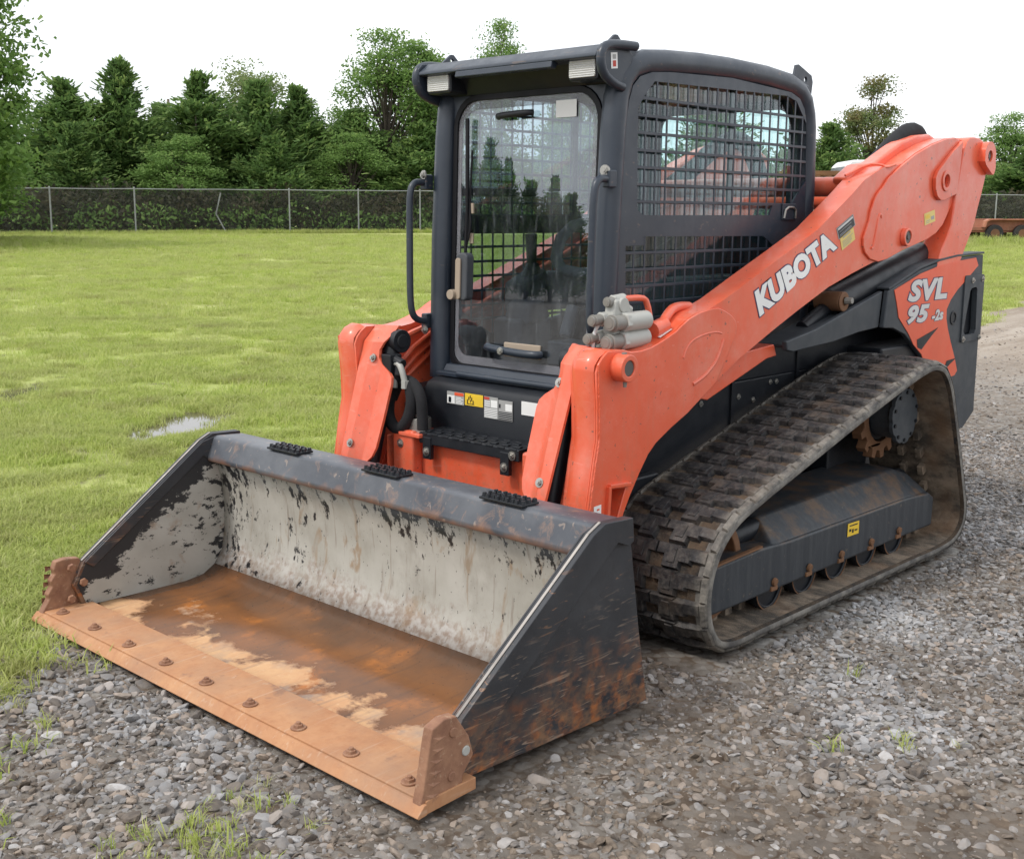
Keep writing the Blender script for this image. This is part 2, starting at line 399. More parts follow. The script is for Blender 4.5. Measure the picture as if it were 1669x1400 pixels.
# ------------------------------------------------------------------ mesh helpers
class MB:
    """collects shapes and links them as one mesh object"""
    def __init__(self):
        self.v, self.f = [], []
    def add(self, verts, faces):
        o = len(self.v)
        self.v += [tuple(p) for p in verts]
        self.f += [tuple(i + o for i in f) for f in faces]
        return self
    def box(self, x0, x1, y0, y1, z0, z1):
        vs = [(x, y, z) for x in (x0, x1) for y in (y0, y1) for z in (z0, z1)]
        return self.add(vs, [(0, 1, 3, 2), (4, 6, 7, 5), (0, 4, 5, 1), (2, 3, 7, 6), (0, 2, 6, 4), (1, 5, 7, 3)])
    def obox(self, c, ax, ay, az):
        """box from a centre and three half-axis vectors"""
        c, ax, ay, az = map(Vector, (c, ax, ay, az))
        vs = [c + i * ax + j * ay + k * az for i in (-1, 1) for j in (-1, 1) for k in (-1, 1)]
        return self.add(vs, [(0, 1, 3, 2), (4, 6, 7, 5), (0, 4, 5, 1), (2, 3, 7, 6), (0, 2, 6, 4), (1, 5, 7, 3)])
    def prism(self, outline, t0, t1, plane='xz', hole=None, fn=None):
        """outline extruded along the third axis from t0 to t1; an optional hole goes right through"""
        def mk(a, b, t):
            if fn: return fn(a, b, t)
            return {'xz': (a, t, b), 'yz': (t, a, b), 'xy': (a, b, t)}[plane]
        n = len(outline)
        if not hole:
            vs = [mk(a, b, t0) for a, b in outline] + [mk(a, b, t1) for a, b in outline]
            fs = [tuple(range(n)), tuple(range(2 * n - 1, n - 1, -1))]
            fs += [(i, (i + 1) % n, n + (i + 1) % n, n + i) for i in range(n)]
            return self.add(vs, fs)
        from mathutils.geometry import tessellate_polygon
        holes = hole if isinstance(hole[0][0], (tuple, list)) else [hole]
        loops = [outline] + holes
        flat = [p for l in loops for p in l]
        tris = tessellate_polygon([[Vector((a, b, 0)) for a, b in l] for l in loops])
        m = len(flat)
        vs = [mk(a, b, t0) for a, b in flat] + [mk(a, b, t1) for a, b in flat]
        fs = [tuple(t) for t in tris] + [tuple(m + i for i in t[::-1]) for t in tris]
        o = 0
        for l in loops:
            k = len(l)
            fs += [(o + i, o + (i + 1) % k, m + o + (i + 1) % k, m + o + i) for i in range(k)]
            o += k
        return self.add(vs, fs)
    def cyl(self, p0, p1, r0, r1=None, n=14, cap=True):
        r1 = r0 if r1 is None else r1
        p0, p1 = Vector(p0), Vector(p1)
        d = (p1 - p0).normalized()
        a = d.orthogonal().normalized()
        b = d.cross(a)
        cs = [(math.cos(2 * math.pi * i / n), math.sin(2 * math.pi * i / n)) for i in range(n)]
        vs = [p0 + r0 * (c * a + s * b) for c, s in cs] + [p1 + r1 * (c * a + s * b) for c, s in cs]
        fs = [(i, (i + 1) % n, n + (i + 1) % n, n + i) for i in range(n)]
        if cap:
            fs += [tuple(range(n - 1, -1, -1)), tuple(range(n, 2 * n))]
        return self.add(vs, fs)
    def ring(self, p0, p1, ro, ri, n=24):
        p0, p1 = Vector(p0), Vector(p1)
        d = (p1 - p0).normalized()
        a = d.orthogonal().normalized()
        b = d.cross(a)
        vs = []
        for p in (p0, p1):
            for r in (ro, ri):
                vs += [p + r * (math.cos(2 * math.pi * i / n) * a + math.sin(2 * math.pi * i / n) * b) for i in range(n)]
        fs = []
        for i in range(n):
            j = (i + 1) % n
            fs += [(i, j, 2 * n + j, 2 * n + i), (n + i, 3 * n + i, 3 * n + j, n + j), (i, n + i, n + j, j),
                   (2 * n + i, 2 * n + j, 3 * n + j, 3 * n + i)]
        return self.add(vs, fs)
    def tube(self, pts, r, n=10, smooth=0, taper=None):
        pts = [Vector(p) for p in pts]
        for _ in range(smooth):                                   # corner cutting keeps the ends in place
            q = [pts[0]]
            for a, b in zip(pts, pts[1:]):
                q += [a.lerp(b, 0.25), a.lerp(b, 0.75)]
            q.append(pts[-1])
            pts = q
        vs, k = [], len(pts)
        a = None
        for i, p in enumerate(pts):
            d = (pts[min(i + 1, k - 1)] - pts[max(i - 1, 0)]).normalized()
            a = (d.orthogonal() if a is None else a - d * a.dot(d)).normalized()
            b = d.cross(a)
            rr = r if taper is None else r + (taper - r) * i / (k - 1)
            vs += [p + rr * (math.cos(2 * math.pi * j / n) * a + math.sin(2 * math.pi * j / n) * b) for j in range(n)]
        fs = [(i * n + j, i * n + (j + 1) % n, (i + 1) * n + (j + 1) % n, (i + 1) * n + j) for i in range(k - 1) for j in range(n)]
        fs += [tuple(range(n - 1, -1, -1)), tuple(range((k - 1) * n, k * n))]
        return self.add(vs, fs)
    def build(self, name, mat, parent=None, bevel=0.0, angle=38, seg=2, mirror=False, label=None):
        if mirror:
            self.v = [(x, -y, z) for x, y, z in self.v]
        me = bpy.data.meshes.new(name)
        me.from_pydata(self.v, [], self.f)
        bm = bmesh.new()
        bm.from_mesh(me)
        bmesh.ops.recalc_face_normals(bm, faces=bm.faces)
        bm.to_mesh(me)
        bm.free()
        if mat is not None:
            me.materials.append(M[mat] if isinstance(mat, str) else mat)
        me.polygons.foreach_set('use_smooth', [True] * len(me.polygons))
        me.set_sharp_from_angle(angle=math.radians(angle))
        o = bpy.data.objects.new(name, me)
        COL.objects.link(o)
        if parent is not None:
            o.parent = parent
        if bevel:
            b = o.modifiers.new('bevel', 'BEVEL')
            b.width = bevel
            b.segments = seg
            b.limit_method = 'ANGLE'
            b.angle_limit = math.radians(32)
            b.harden_normals = True
        if label:
            o['label'] = label
        return o

def tag(o, label=None, cat=None, group=None, kind=None):
    for k, v in (('label', label), ('category', cat), ('group', group), ('kind', kind)):
        if v:
            o[k] = v
    return o
def empty(name, loc=(0, 0, 0), rz=0.0):
    o = bpy.data.objects.new(name, None)
    o.location = loc
    o.rotation_euler = (0, 0, rz)
    o.empty_display_size = 0.3
    COL.objects.link(o)
    return o
def rrect(a0, a1, b0, b1, r, n=5):
    """rounded rectangle; r is one radius or four (a0b0, a1b0, a1b1, a0b1)"""
    rs = r if isinstance(r, tuple) else (r,) * 4
    out = []
    for (ca, cb, sa, sb, rr, st) in ((a0, b0, 1, 1, rs[0], 180), (a1, b0, -1, 1, rs[1], 270), (a1, b1, -1, -1, rs[2], 0), (a0, b1, 1, -1, rs[3], 90)):
        for i in range(n + 1):
            t = math.radians(st + 90 * i / n)
            out.append((ca + sa * rr + rr * math.cos(t), cb + sb * rr + rr * math.sin(t)))
    return out
def circ(ca, cb, r, n=16):
    return [(ca + r * math.cos(2 * math.pi * i / n), cb + r * math.sin(2 * math.pi * i / n)) for i in range(n)]
def arc(ca, cb, r, a0, a1, n=8):
    return [(ca + r * math.cos(math.radians(a0 + (a1 - a0) * i / n)), cb + r * math.sin(math.radians(a0 + (a1 - a0) * i / n))) for i in range(n + 1)]
def bolt(p, d, r=0.011, h=0.008, parent=None, mat='steel', washer=True, name='bolt'):
    p, d = Vector(p), Vector(d).normalized()
    m = MB()
    if washer:
        m.cyl(p - d * 0.002, p + d * 0.003, r * 1.45, n=12)
    m.cyl(p + d * 0.001, p + d * h, r, r * 0.92, n=6)
    m.cyl(p + d * (h - 0.001), p + d * (h + 0.004), r * 0.55, r * 0.5, n=8)
    return m.build(name, mat, parent)

# ================================================================== the track loader
loader = empty('track_loader')
tag(loader, 'orange and charcoal compact track loader with rusty bucket lowered on the gravel', 'track loader')

# ------------------------------------------------------------------ chassis
chassis = MB().prism([(-1.55, 0.28), (0.93, 0.28), (0.95, 0.55), (0.95, 0.80), (0.60, 0.825), (-0.50, 0.825), (-0.55, 0.98), (-1.55, 0.98)], -0.485, 0.485).prism([(-0.56, 0.82), (0.70, 0.82), (0.55, 0.98), (-0.56, 0.98)], 0.468, 0.486).prism([(-0.56, 0.82), (0.70, 0.82), (0.55, 0.98), (-0.56, 0.98)], -0.486, -0.468).build('chassis', 'black', loader, 0.01)
for y in (0.486, -0.53):
    MB().box(0.62, 0.86, y, y + 0.044, 0.34, 0.545).build('track_mount', 'black', chassis, 0.012)
for x, z in ((0.304, 0.76), (0.039, 0.76), (-0.073, 0.736), (-0.201, 0.797), (-0.25, 0.795)):
    bolt((x, 0.486, z), (0, 1, 0), 0.008, 0.006, chassis)
for x in (0.08, -0.42):
    MB().box(x, x + 0.02, 0.486, 0.494, 0.60, 0.97).build('side_rib', 'black', chassis)

# front cover, step and hitch
m = MB()
m.prism([(0.78, 0.60), (0.97, 0.60), (0.972, 0.80), (0.955, 0.828), (0.92, 0.842), (0.78, 0.842)], -0.375, 0.375)
front_cover = m.build('front_cover', 'black', loader, 0.012)
def sticker(p, u, v, mat, parent, bars=(), bar_mat='black', name='sticker', t=0.0012):
    """thin label from corner p with edge vectors u, v; bars are (u0,u1,v0,v1,mat) printed blocks"""
    p, u, v = Vector(p), Vector(u), Vector(v)
    n = u.cross(v).normalized()
    def quad(a0, a1, b0, b1, h):
        return [p + u * a + v * b + n * h for a, b in ((a0, b0), (a1, b0), (a1, b1), (a0, b1))]
    s = MB()
    q = quad(0, 1, 0, 1, 0) + quad(0, 1, 0, 1, t)
    s.add(q, [(4, 5, 6, 7), (0, 1, 5, 4), (1, 2, 6, 5), (2, 3, 7, 6), (3, 0, 4, 7)])
    o = s.build(name, mat, parent)
    by = {}
    for k, b in enumerate(bars):
        by.setdefault(b[4] if len(b) > 4 else bar_mat, []).append(quad(*b[:4], t + 0.0006 + 0.00015 * (k % 3)))
    for mt, qs in by.items():
        s = MB()
        for q in qs:
            s.add(q, [(0, 1, 2, 3)])
        s.build('sticker_print', mt, parent)
    return o
def lines(n, u0=0.08, u1=0.92, v0=0.08, v1=0.92, fill=0.5, mat='black', ragged=True):
    out = []
    for i in range(n):
        a = v0 + (v1 - v0) * i / n
        out.append((u0, u1 - (random.random() * 0.25 if ragged else 0), a, a + (v1 - v0) / n * fill, mat))
    return out
fx = 0.9735
sticker((fx, -0.236, 0.756), (0, 0.094, 0), (0, 0, 0.048), 'sticker_grey', front_cover,
        [(0.02, 0.46, 0.05, 0.70, 'white'), (0.45, 0.98, 0.72, 0.97, 'orange_decal'), (0.10, 0.26, 0.1, 0.55, 'black')] + lines(5, 0.52, 0.98, 0.08, 0.66, 0.5, 'white'))
sticker((fx, -0.137, 0.760), (0, 0.097, 0), (0, 0, 0.046), 'yellow', front_cover,
        [(0.12, 0.17, 0.15, 0.5), (0.12, 0.52, 0.10, 0.16), (0.20, 0.25, 0.45, 0.72), (0.28, 0.33, 0.6, 0.85), (0.36, 0.41, 0.4, 0.7), (0.44, 0.49, 0.15, 0.45), (0.30, 0.34, 0.25, 0.5)])
sticker((fx, -0.034, 0.724), (0, 0.072, 0), (0, 0, 0.081), 'sticker_grey', front_cover,
        [(0, 0.4, 0.86, 0.98, 'red'), (0.5, 0.98, 0.52, 0.86, 'white')] + lines(6, 0.04, 0.98, 0.03, 0.5, 0.5, 'white', False) + lines(3, 0.05, 0.45, 0.55, 0.84, 0.5, 'white', False))
sticker((fx, 0.041, 0.724), (0, 0.072, 0), (0, 0, 0.075), 'sticker_grey', front_cover,
        [(0.5, 0.98, 0.50, 0.84, 'white'), (0.05, 0.16, 0.6, 0.8, 'black')] + lines(5, 0.04, 0.98, 0.03, 0.46, 0.5, 'black', False))
sticker((fx, 0.158, 0.757), (0, 0.085, 0), (0, 0, 0.05), 'white', front_cover)

m = MB()
m.prism([(0.972, 0.612), (1.10, 0.612), (1.10, 0.655), (0.972, 0.662)], -0.262, 0.262)
step = m.build('front_step', 'black', loader, 0.004)
m = MB()
for i in range(9):                                                   # raised anti-slip teeth on the step
    for j in range(3):
        y, x = -0.235 + i * 0.0585 + (0.02 if j % 2 else 0), 1.0 + j * 0.036
        m.obox((x, y, 0.659), (0.009, 0, -0.0006), (0, 0.016, 0), (0, 0, 0.003))
    m.obox((1.099, -0.235 + i * 0.0585, 0.653), (0.003, 0, 0), (0, 0.018, 0), (0, 0, 0.004))
tag(m.build('step_tread', 'black', step, 0.002), kind='stuff')
for y in (-0.215, 0.195):
    MB().box(1.085, 1.1045, y - 0.022, y + 0.022, 0.555, 0.64).build('step_bracket', 'black', step, 0.003)
    bolt((1.105, y, 0.585), (1, 0, 0), 0.012, 0.009, step)
bolt((1.101, 0.232, 0.632), (1, 0, 0), 0.012, 0.009, step)

m = MB()
m.box(1.01, 1.06, -0.50, 0.50, 0.16, 0.61)
hitch = m.build('hitch_plate', 'orange', loader, 0.008)
for s in (-1, 1):
    MB().box(1.055, 1.112, min(s * 0.285, s * 0.405), max(s * 0.285, s * 0.405), 0.18, 0.655).build('hitch_box', 'orange', hitch, 0.012)
    bolt((1.112, s * 0.355, 0.60), (1, 0, 0), 0.012, 0.008, hitch)
    m = MB()
    m.prism([(0.96, 0.44), (1.16, 0.40), (1.18, 0.30), (1.12, 0.24), (0.98, 0.30)], s * 0.40, s * 0.445)
    m.build('hitch_lug', 'orange', hitch, 0.006)

# ------------------------------------------------------------------ undercarriage, both sides
TIP = [(0.60, 0.0), (0.0, 0.0), (-0.60, 0.0), (-0.90, 0.0), (-1.05, 0.022), (-1.135, 0.085), (-1.155, 0.175), (-1.115, 0.30), (-1.034, 0.497),
       (-0.965, 0.655), (-0.905, 0.775), (-0.82, 0.862), (-0.713, 0.892), (-0.60, 0.882), (-0.40, 0.836), (-0.029, 0.739), (0.414, 0.614),
       (0.66, 0.543), (0.802, 0.492), (0.905, 0.412), (0.958, 0.315), (0.974, 0.215), (0.952, 0.115), (0.89, 0.035), (0.79, 0.002)]
def closed_spline(pts, n):
    out = []
    k = len(pts)
    for i in range(k):
        p0, p1, p2, p3 = (np.array(pts[(i + j - 1) % k]) for j in range(4))
        for t in np.linspace(0, 1, 24, endpoint=False):
            a = np.linalg.norm(p2 - p1)
            m1 = (p2 - p0) / (np.linalg.norm(p1 - p0) + a) * a
            m2 = (p3 - p1) / (np.linalg.norm(p3 - p2) + a) * a
            out.append((2 * t**3 - 3 * t**2 + 1) * p1 + (t**3 - 2 * t**2 + t) * m1 + (-2 * t**3 + 3 * t**2) * p2 + (t**3 - t**2) * m2)
    out = np.array(out)
    d = np.linalg.norm(np.roll(out, -1, 0) - out, axis=1)
    s = np.concatenate([[0], np.cumsum(d)])
    q = np.linspace(0, s[-1], n, endpoint=False)
    ext = np.vstack([out, out[:1]])
    return np.stack([np.interp(q, s, ext[:, 0]), np.interp(q, s, ext[:, 1])], 1), s[-1]
NL = 56
PATH, PLEN = closed_spline(TIP, NL * 5)
TAN = np.roll(PATH, -1, 0) - np.roll(PATH, 1, 0)
TAN /= np.linalg.norm(TAN, axis=1)[:, None]
NRM = np.stack([TAN[:, 1], -TAN[:, 0]], 1)                            # path runs clockwise seen from +y
if ((PATH - PATH.mean(0)) * NRM).sum() < 0:
    NRM = -NRM
LUG_H = 0.020
PITCH = PLEN / NL

def lug_mesh(variant):
    """one tread lug: u along the belt, v in from the outer edge, w outwards"""
    m = MB()
    def pad(u0, u1, v0, v1, h, e=0.006, h0=-0.002, slope=None):
        vs = [(u0, v0, h0), (u1, v0, h0), (u1, v1, h0), (u0, v1, h0)]
        so = slope if slope is not None else h
        vs += [(u0 + e, v0 + e, so), (u1 - e, v0 + e, so), (u1 - e, v1 - e, h), (u0 + e, v1 - e, h)]
        m.add(vs, [(0, 1, 2, 3), (4, 5, 6, 7), (0, 1, 5, 4), (1, 2, 6, 5), (2, 3, 7, 6), (3, 0, 4, 7)])
    P = PITCH
    for q in (0, 1):
        def put(u0, u1, v0, v1, h, e=0.006, slope=None):
            if q:
                v0, v1 = 0.45 - v1, 0.45 - v0
                vs = [(u0, v0, -0.002), (u1, v0, -0.002), (u1, v1, -0.002), (u0, v1, -0.002)]
                so = h if slope is None else slope
                vs += [(u0 + e, v0 + e, h), (u1 - e, v0 + e, h), (u1 - e, v1 - e, so), (u0 + e, v1 - e, so)]
                m.add(vs, [(0, 1, 2, 3), (4, 5, 6, 7), (0, 1, 5, 4), (1, 2, 6, 5), (2, 3, 7, 6), (3, 0, 4, 7)])
            else:
                pad(u0, u1, v0, v1, h, e, -0.002, slope)
        put(-0.043, 0.043, 0.002, 0.028, LUG_H * 0.62, 0.004, LUG_H * 0.30)      # belt edge strip
        put(-0.042, 0.010, 0.022, 0.095, LUG_H * 0.95, 0.008, LUG_H * 0.6)        # outer lug, a half-moon void beside it
        put(-0.040, 0.020, 0.080, 0.140, LUG_H, 0.007)
        put(-P / 2 + 0.001, P / 2 - 0.002, 0.122, 0.196, LUG_H * 0.92, 0.006)     # continuous shoulder beside the centre windows
        put(-0.034, 0.030, 0.135, 0.180, LUG_H * 1.12, 0.008)
        put(-0.043, 0.000, 0.185, 0.2248, LUG_H * 0.9, 0.004)                     # bridge between two windows
    me_o = m.build('tread_lug', 'rubber', None, 0, 30)
    me = me_o.data
    bpy.data.objects.remove(me_o)
    return me
LUG = lug_mesh(0)

def track_side(s):
    tr = empty('track_belt')                                         # replaced below by the belt mesh itself
    bpy.data.objects.remove(tr)
    prof = [(0.0, -LUG_H - 0.014), (0.003, -LUG_H - 0.004), (0.018, -LUG_H + 0.003), (0.05, -LUG_H), (0.40, -LUG_H), (0.432, -LUG_H + 0.003),
            (0.447, -LUG_H - 0.004), (0.45, -LUG_H - 0.014), (0.447, -LUG_H - 0.026), (0.43, -LUG_H - 0.030), (0.26, -LUG_H - 0.030),
            (0.19, -LUG_H - 0.030), (0.02, -LUG_H - 0.030), (0.003, -LUG_H - 0.026)]
    n, k = len(PATH), len(prof)
    vs = []
    for (px, pz), (nx, nz) in zip(PATH, NRM):
        for v, w in prof:
            vs.append((px + nx * w, s * (0.98 - v), pz + nz * w))
    fs = [(i * k + j, i * k + (j + 1) % k, ((i + 1) % n) * k + (j + 1) % k, ((i + 1) % n) * k + j) for i in range(n) for j in range(k)]
    belt = MB().add(vs, fs).build('track_belt', 'mud_rubber', loader, 0, 50)
    me = belt.data
    me.materials.append(M['track_edge'])
    me.materials.append(M['track_inside'])
    mi = []
    for i in range(n):
        for j in range(k):
            mi.append(2 if 8 <= j <= 11 else (1 if j in (13, 0, 1, 2, 6, 7, 5) else 0))
    me.polygons.foreach_set('material_index', mi)
    for i in range(NL):
        q = i * 5
        p, t, nn = PATH[q], TAN[q], NRM[q]
        o = bpy.data.objects.new('tread_lug', LUG)
        COL.objects.link(o)
        o.parent = belt
        # u -> tangent, v -> inwards, w -> normal
        base = (p[0] - nn[0] * LUG_H, s * 0.98, p[1] - nn[1] * LUG_H)
        o.matrix_local = Matrix(((t[0], 0, nn[0], base[0]), (0, -s, 0, base[1]), (t[1], 0, nn[1], base[2]), (0, 0, 0, 1)))
    g = MB()
    for i in range(NL):                                               # inner guide horns
        q = (i * 5 + 2) % n
        p, t, nn = PATH[q], TAN[q], NRM[q]
        for yy in (0.715, 0.80):
            c = (p[0] - nn[0] * (LUG_H + 0.045), s * yy, p[1] - nn[1] * (LUG_H + 0.045))
            g.obox(c, (t[0] * 0.022, 0, t[1] * 0.022), (0, 0.014, 0), (nn[0] * 0.018, 0, nn[1] * 0.018))
    tag(g.build('guide_horns', 'track_inside', belt, 0.003), kind='stuff')

    # welded box frame with a sloping top
    fr = MB()
    yo, yi = 0.90, 0.79
    A = [(0.845, 0.122), (0.845, 0.292), (0.50, 0.302), (0.30, 0.292), (-0.70, 0.288), (-0.90, 0.275), (-0.955, 0.245), (-0.95, 0.116)]
    fr.prism(A, s * 0.70, s * yo)
    B0 = [(0.42, 0.290), (-0.70, 0.283), (-0.93, 0.255)]
    B1 = [(0.36, 0.375), (-0.74, 0.392), (-0.90, 0.345)]
    B2 = [(0.36, 0.385), (-0.74, 0.402), (-0.90, 0.36)]
    vs = [(a, s * (yo - 0.001), b) for a, b in B0] + [(a, s * yi, b) for a, b in B1] + [(a, s * 0.56, b) for a, b in B2] + [(a, s * 0.56, 0.28) for a, b in B0]
    fr.add(vs, [(0, 1, 4, 3), (1, 2, 5, 4), (3, 4, 7, 6), (4, 5, 8, 7), (0, 3, 6, 9), (2, 11, 8, 5), (9, 10, 1, 0), (10, 11, 2, 1), (6, 7, 10, 9), (7, 8, 11, 10)])
    frame = fr.build('track_frame', 'frame', loader, 0.012)
    MB().prism([(0.86, 0.294), (0.50, 0.306), (0.50, 0.313), (0.86, 0.301)], s * 0.89, s * 0.906).build('rusty_edge', 'rust_dark', frame)
    MB().cyl((0.36, s * 0.60, 0.34), (0.66, s * 0.60, 0.30), 0.055).cyl((0.36, s * 0.78, 0.33), (0.62, s * 0.76, 0.31), 0.04).build('tension_cylinder', 'black', frame, 0.004)
    for i in range(0, 5):
        x = 0.385 - 0.253 * i
        w = MB().ring((x, s * 0.845, 0.130), (x, s * 0.872, 0.130), 0.092, 0.076, 28)
        w.cyl((x, s * 0.70, 0.130), (x, s * 0.862, 0.130), 0.081, n=28)
        rl = w.build('road_roller', 'black', loader, 0.004)
        MB().ring((x, s * 0.872, 0.130), (x, s * 0.874, 0.130), 0.091, 0.087, 28).build('worn_rim', 'rust_dark', rl)
        if True:
            m = MB().cyl((x + 0.02, s * 0.90, 0.158), (x + 0.02, s * 0.913, 0.156), 0.017, 0.015, n=10)
            m.obox((x + 0.02, s * 0.902, 0.132), (0.022, 0, 0), (0, 0.005, 0), (0, 0, 0.009))
            m.build('roller_bolt', 'rust_dark', frame, 0.003)
    idl = MB().ring((0.735, s * 0.66, 0.262), (0.735, s * 0.85, 0.262), 0.185, 0.15, 32)
    idl.cyl((0.735, s * 0.70, 0.262), (0.735, s * 0.81, 0.262), 0.152, n=32)
    idl.cyl((0.735, s * 0.60, 0.262), (0.735, s * 0.86, 0.262), 0.05, n=16)
    idl.build('front_idler', 'rust_dark', loader, 0.006)
    idl = MB().ring((-0.915, s * 0.60, 0.205), (-0.915, s * 0.74, 0.205), 0.15, 0.115, 32)
    idl.cyl((-0.915, s * 0.63, 0.205), (-0.915, s * 0.72, 0.205), 0.118, n=32)
    idl.build('rear_idler', 'black', loader, 0.006)
    # toothed drive sprocket with its bolted hub plate
    cx, cz = -0.715, 0.635
    out = []
    for i in range(15):
        a = 2 * math.pi * i / 15
        for da, r in ((-0.13, 0.165), (-0.075, 0.200), (0.075, 0.200), (0.13, 0.165)):
            out.append((cx + r * math.cos(a + da), cz + r * math.sin(a + da)))
    sp = MB().prism(out, s * 0.70, s * 0.745, hole=circ(cx, cz, 0.125, 24)).build('drive_sprocket', 'rust_dark', loader, 0.004)
    MB().cyl((cx, s * 0.50, cz), (cx, s * 0.735, cz), 0.127, 0.12, n=28).build('drive_motor', 'black', sp, 0.006)
    plate = []
    for i in range(40):
        a = 2 * math.pi * i / 40
        r = 0.122 if i % 4 < 3 else 0.114
        plate.append((cx + r * math.cos(a), cz + r * math.sin(a)))
    MB().cyl((cx, s * 0.735, cz), (cx, s * 0.83, cz), 0.10, 0.105, n=28).prism(plate, s * 0.83, s * 0.85).build('hub_plate', 'fender', sp, 0.003)
    for i in range(10):
        a = 2 * math.pi * (i + 0.5) / 10
        hb = MB().cyl((cx + 0.104 * math.cos(a), s * 0.85, cz + 0.104 * math.sin(a)), (cx + 0.104 * math.cos(a), s * 0.857, cz + 0.104 * math.sin(a)), 0.008, n=6)
        hb.build('hub_bolt', 'black', sp)
    # drive housing bracket that joins the track frame to the chassis
    MB().prism([(-0.52, 0.30), (-0.52, 0.66), (-0.62, 0.82), (-0.84, 0.82), (-0.90, 0.60), (-0.88, 0.30)], s * 0.49, s * 0.60).build('drive_housing', 'black', loader, 0.01)
    return frame
frame_left = track_side(1)
track_side(-1)
sticker((-0.145, 0.902, 0.219), (-0.094, 0, -0.002), (0, 0, 0.053), 'yellow', frame_left,
        [(0.12, 0.3, 0.35, 0.55), (0.38, 0.52, 0.2, 0.5), (0.6, 0.85, 0.3, 0.42), (0.15, 0.85, 0.75, 0.85)])

# ------------------------------------------------------------------ rear body, panels, fender
def rear_side(s):
    P = [(-0.833, 1.159), (-1.14, 1.242), (-1.34, 1.272), (-1.536, 1.289), (-1.851, 1.298), (-1.868, 1.036), (-1.876, 0.56), (-1.882, 0.508), (-1.747, 0.43), (-1.58, 0.43),
         (-1.42, 0.56), (-1.27, 0.76), (-1.213, 0.839), (-1.107, 0.905), (-1.02, 0.955), (-0.909, 0.988), (-0.808, 0.996)]
    win = [(-1.702, 1.125), (-1.72, 1.138), (-1.775, 1.142), (-1.79, 1.13), (-1.805, 0.925), (-1.79, 0.905), (-1.675, 0.905), (-1.652, 0.925)]
    if s < 0: win = None
    pl = MB().prism(P, s * 0.655, s * 0.68, hole=win).build('rear_side_panel', 'fender', loader, 0.006)
    m = MB().prism([(-0.835, 1.162), (-1.14, 1.246), (-1.34, 1.276), (-1.536, 1.293), (-1.854, 1.302), (-1.854, 1.312), (-1.53, 1.304), (-1.33, 1.287), (-1.13, 1.257), (-0.83, 1.172)], s * 0.60, s * 0.684)
    m.build('panel_rim', 'fender', pl, 0.003)
    m = MB().prism([(-0.02, 0.992), (-0.25, 1.026), (-0.822, 1.158), (-0.80, 0.998), (-0.62, 0.988), (-0.40, 0.962), (-0.074, 0.946), (-0.03, 0.955)], s * 0.635, s * 0.66)
    m.prism([(-0.05, 0.975), (-0.822, 1.135), (-0.822, 1.12), (-0.05, 0.96)], s * 0.5, s * 0.636)
    m.build('fender', 'fender', loader, 0.006)
    MB().prism([(0.62, 0.842), (0.288, 0.956), (-0.029, 0.976), (-0.052, 0.928), (0.02, 0.922), (0.43, 0.80)], s * 0.50, s * 0.60).build('side_step_bar', 'orange', loader, 0.005)
    if s < 0:
        return pl
    O = [(-0.885, 1.160), (-1.143, 1.224), (-1.34, 1.255), (-1.54, 1.272), (-1.756, 1.284), (-1.790, 1.245), (-1.66, 1.18), (-1.562, 1.135), (-1.49, 1.088), (-1.452, 1.045), (-1.456, 1.0),
         (-1.478, 0.955), (-1.52, 0.89), (-1.586, 0.80), (-1.625, 0.735), (-1.60, 0.715), (-1.45, 0.70), (-1.27, 0.775), (-1.205, 0.85), (-1.115, 0.90), (-1.055, 0.955), (-0.945, 1.035), (-0.918, 1.10)]
    MB().prism(O, 0.6795, 0.683).build('orange_decal', 'orange_decal', pl)
    MB().add([(a, 0.6845, b) for a, b in ((-1.145, 0.922), (-1.37, 0.965), (-1.30, 0.93), (-1.20, 0.872), (-1.155, 0.885))], [(0, 1, 2, 3, 4)]) \
        .add([(a, 0.6845, b) for a, b in ((-1.49, 0.795), (-1.60, 0.80), (-1.53, 0.775), (-1.46, 0.745))], [(0, 1, 2, 3)]).build('decal_slash', 'black', pl)
    # recessed vent window with a dark tray and blue part inside
    m = MB()
    m.box(-1.81, -1.645, 0.52, 0.53, 0.88, 1.16).box(-1.81, -1.645, 0.53, 0.655, 0.885, 0.903).box(-1.645, -1.635, 0.53, 0.655, 0.885, 1.15).box(-1.82, -1.81, 0.53, 0.655, 0.885, 1.15)
    m.build('vent_tray', 'black', pl)
    m = MB().prism(rrect(-1.868, -1.635, 0.872, 1.20, 0.015), 0.680, 0.688, hole=[(-1.704, 1.123), (-1.722, 1.136), (-1.773, 1.140), (-1.788, 1.128), (-1.803, 0.927), (-1.788, 0.907), (-1.677, 0.907), (-1.654, 0.927)])
    m.build('vent_frame', 'fender', pl, 0.003)
    m = MB()
    for zz, hh in ((0.925, 0.03), (0.96, 0.018)):
        m.cyl((-1.70, 0.625, zz - hh), (-1.70, 0.625, zz + hh), 0.026, 0.018, n=12)
    m.build('blue_cap', 'blue', pl, 0.003)
    for x, z in ((-1.724, 1.174), (-1.842, 1.178), (-1.655, 0.888), (-1.850, 0.885)):
        bolt((x, 0.688, z), (0, 1, 0), 0.010, 0.007, pl)
    MB().ring((-1.537, 0.68, 1.0), (-1.537, 0.685, 1.0), 0.034, 0.024, 18).cyl((-1.537, 0.66, 1.0), (-1.537, 0.6815, 1.0), 0.022, n=14).build('round_latch', 'black', pl, 0.002)
    return pl
panel_left = rear_side(1)
rear_side(-1)
m = MB().box(-1.84, -0.86, -0.654, 0.654, 0.45, 0.90)
m.prism([(-1.845, 0.90), (-1.82, 1.27), (-1.55, 1.265), (-1.52, 0.90)], -0.654, 0.654)
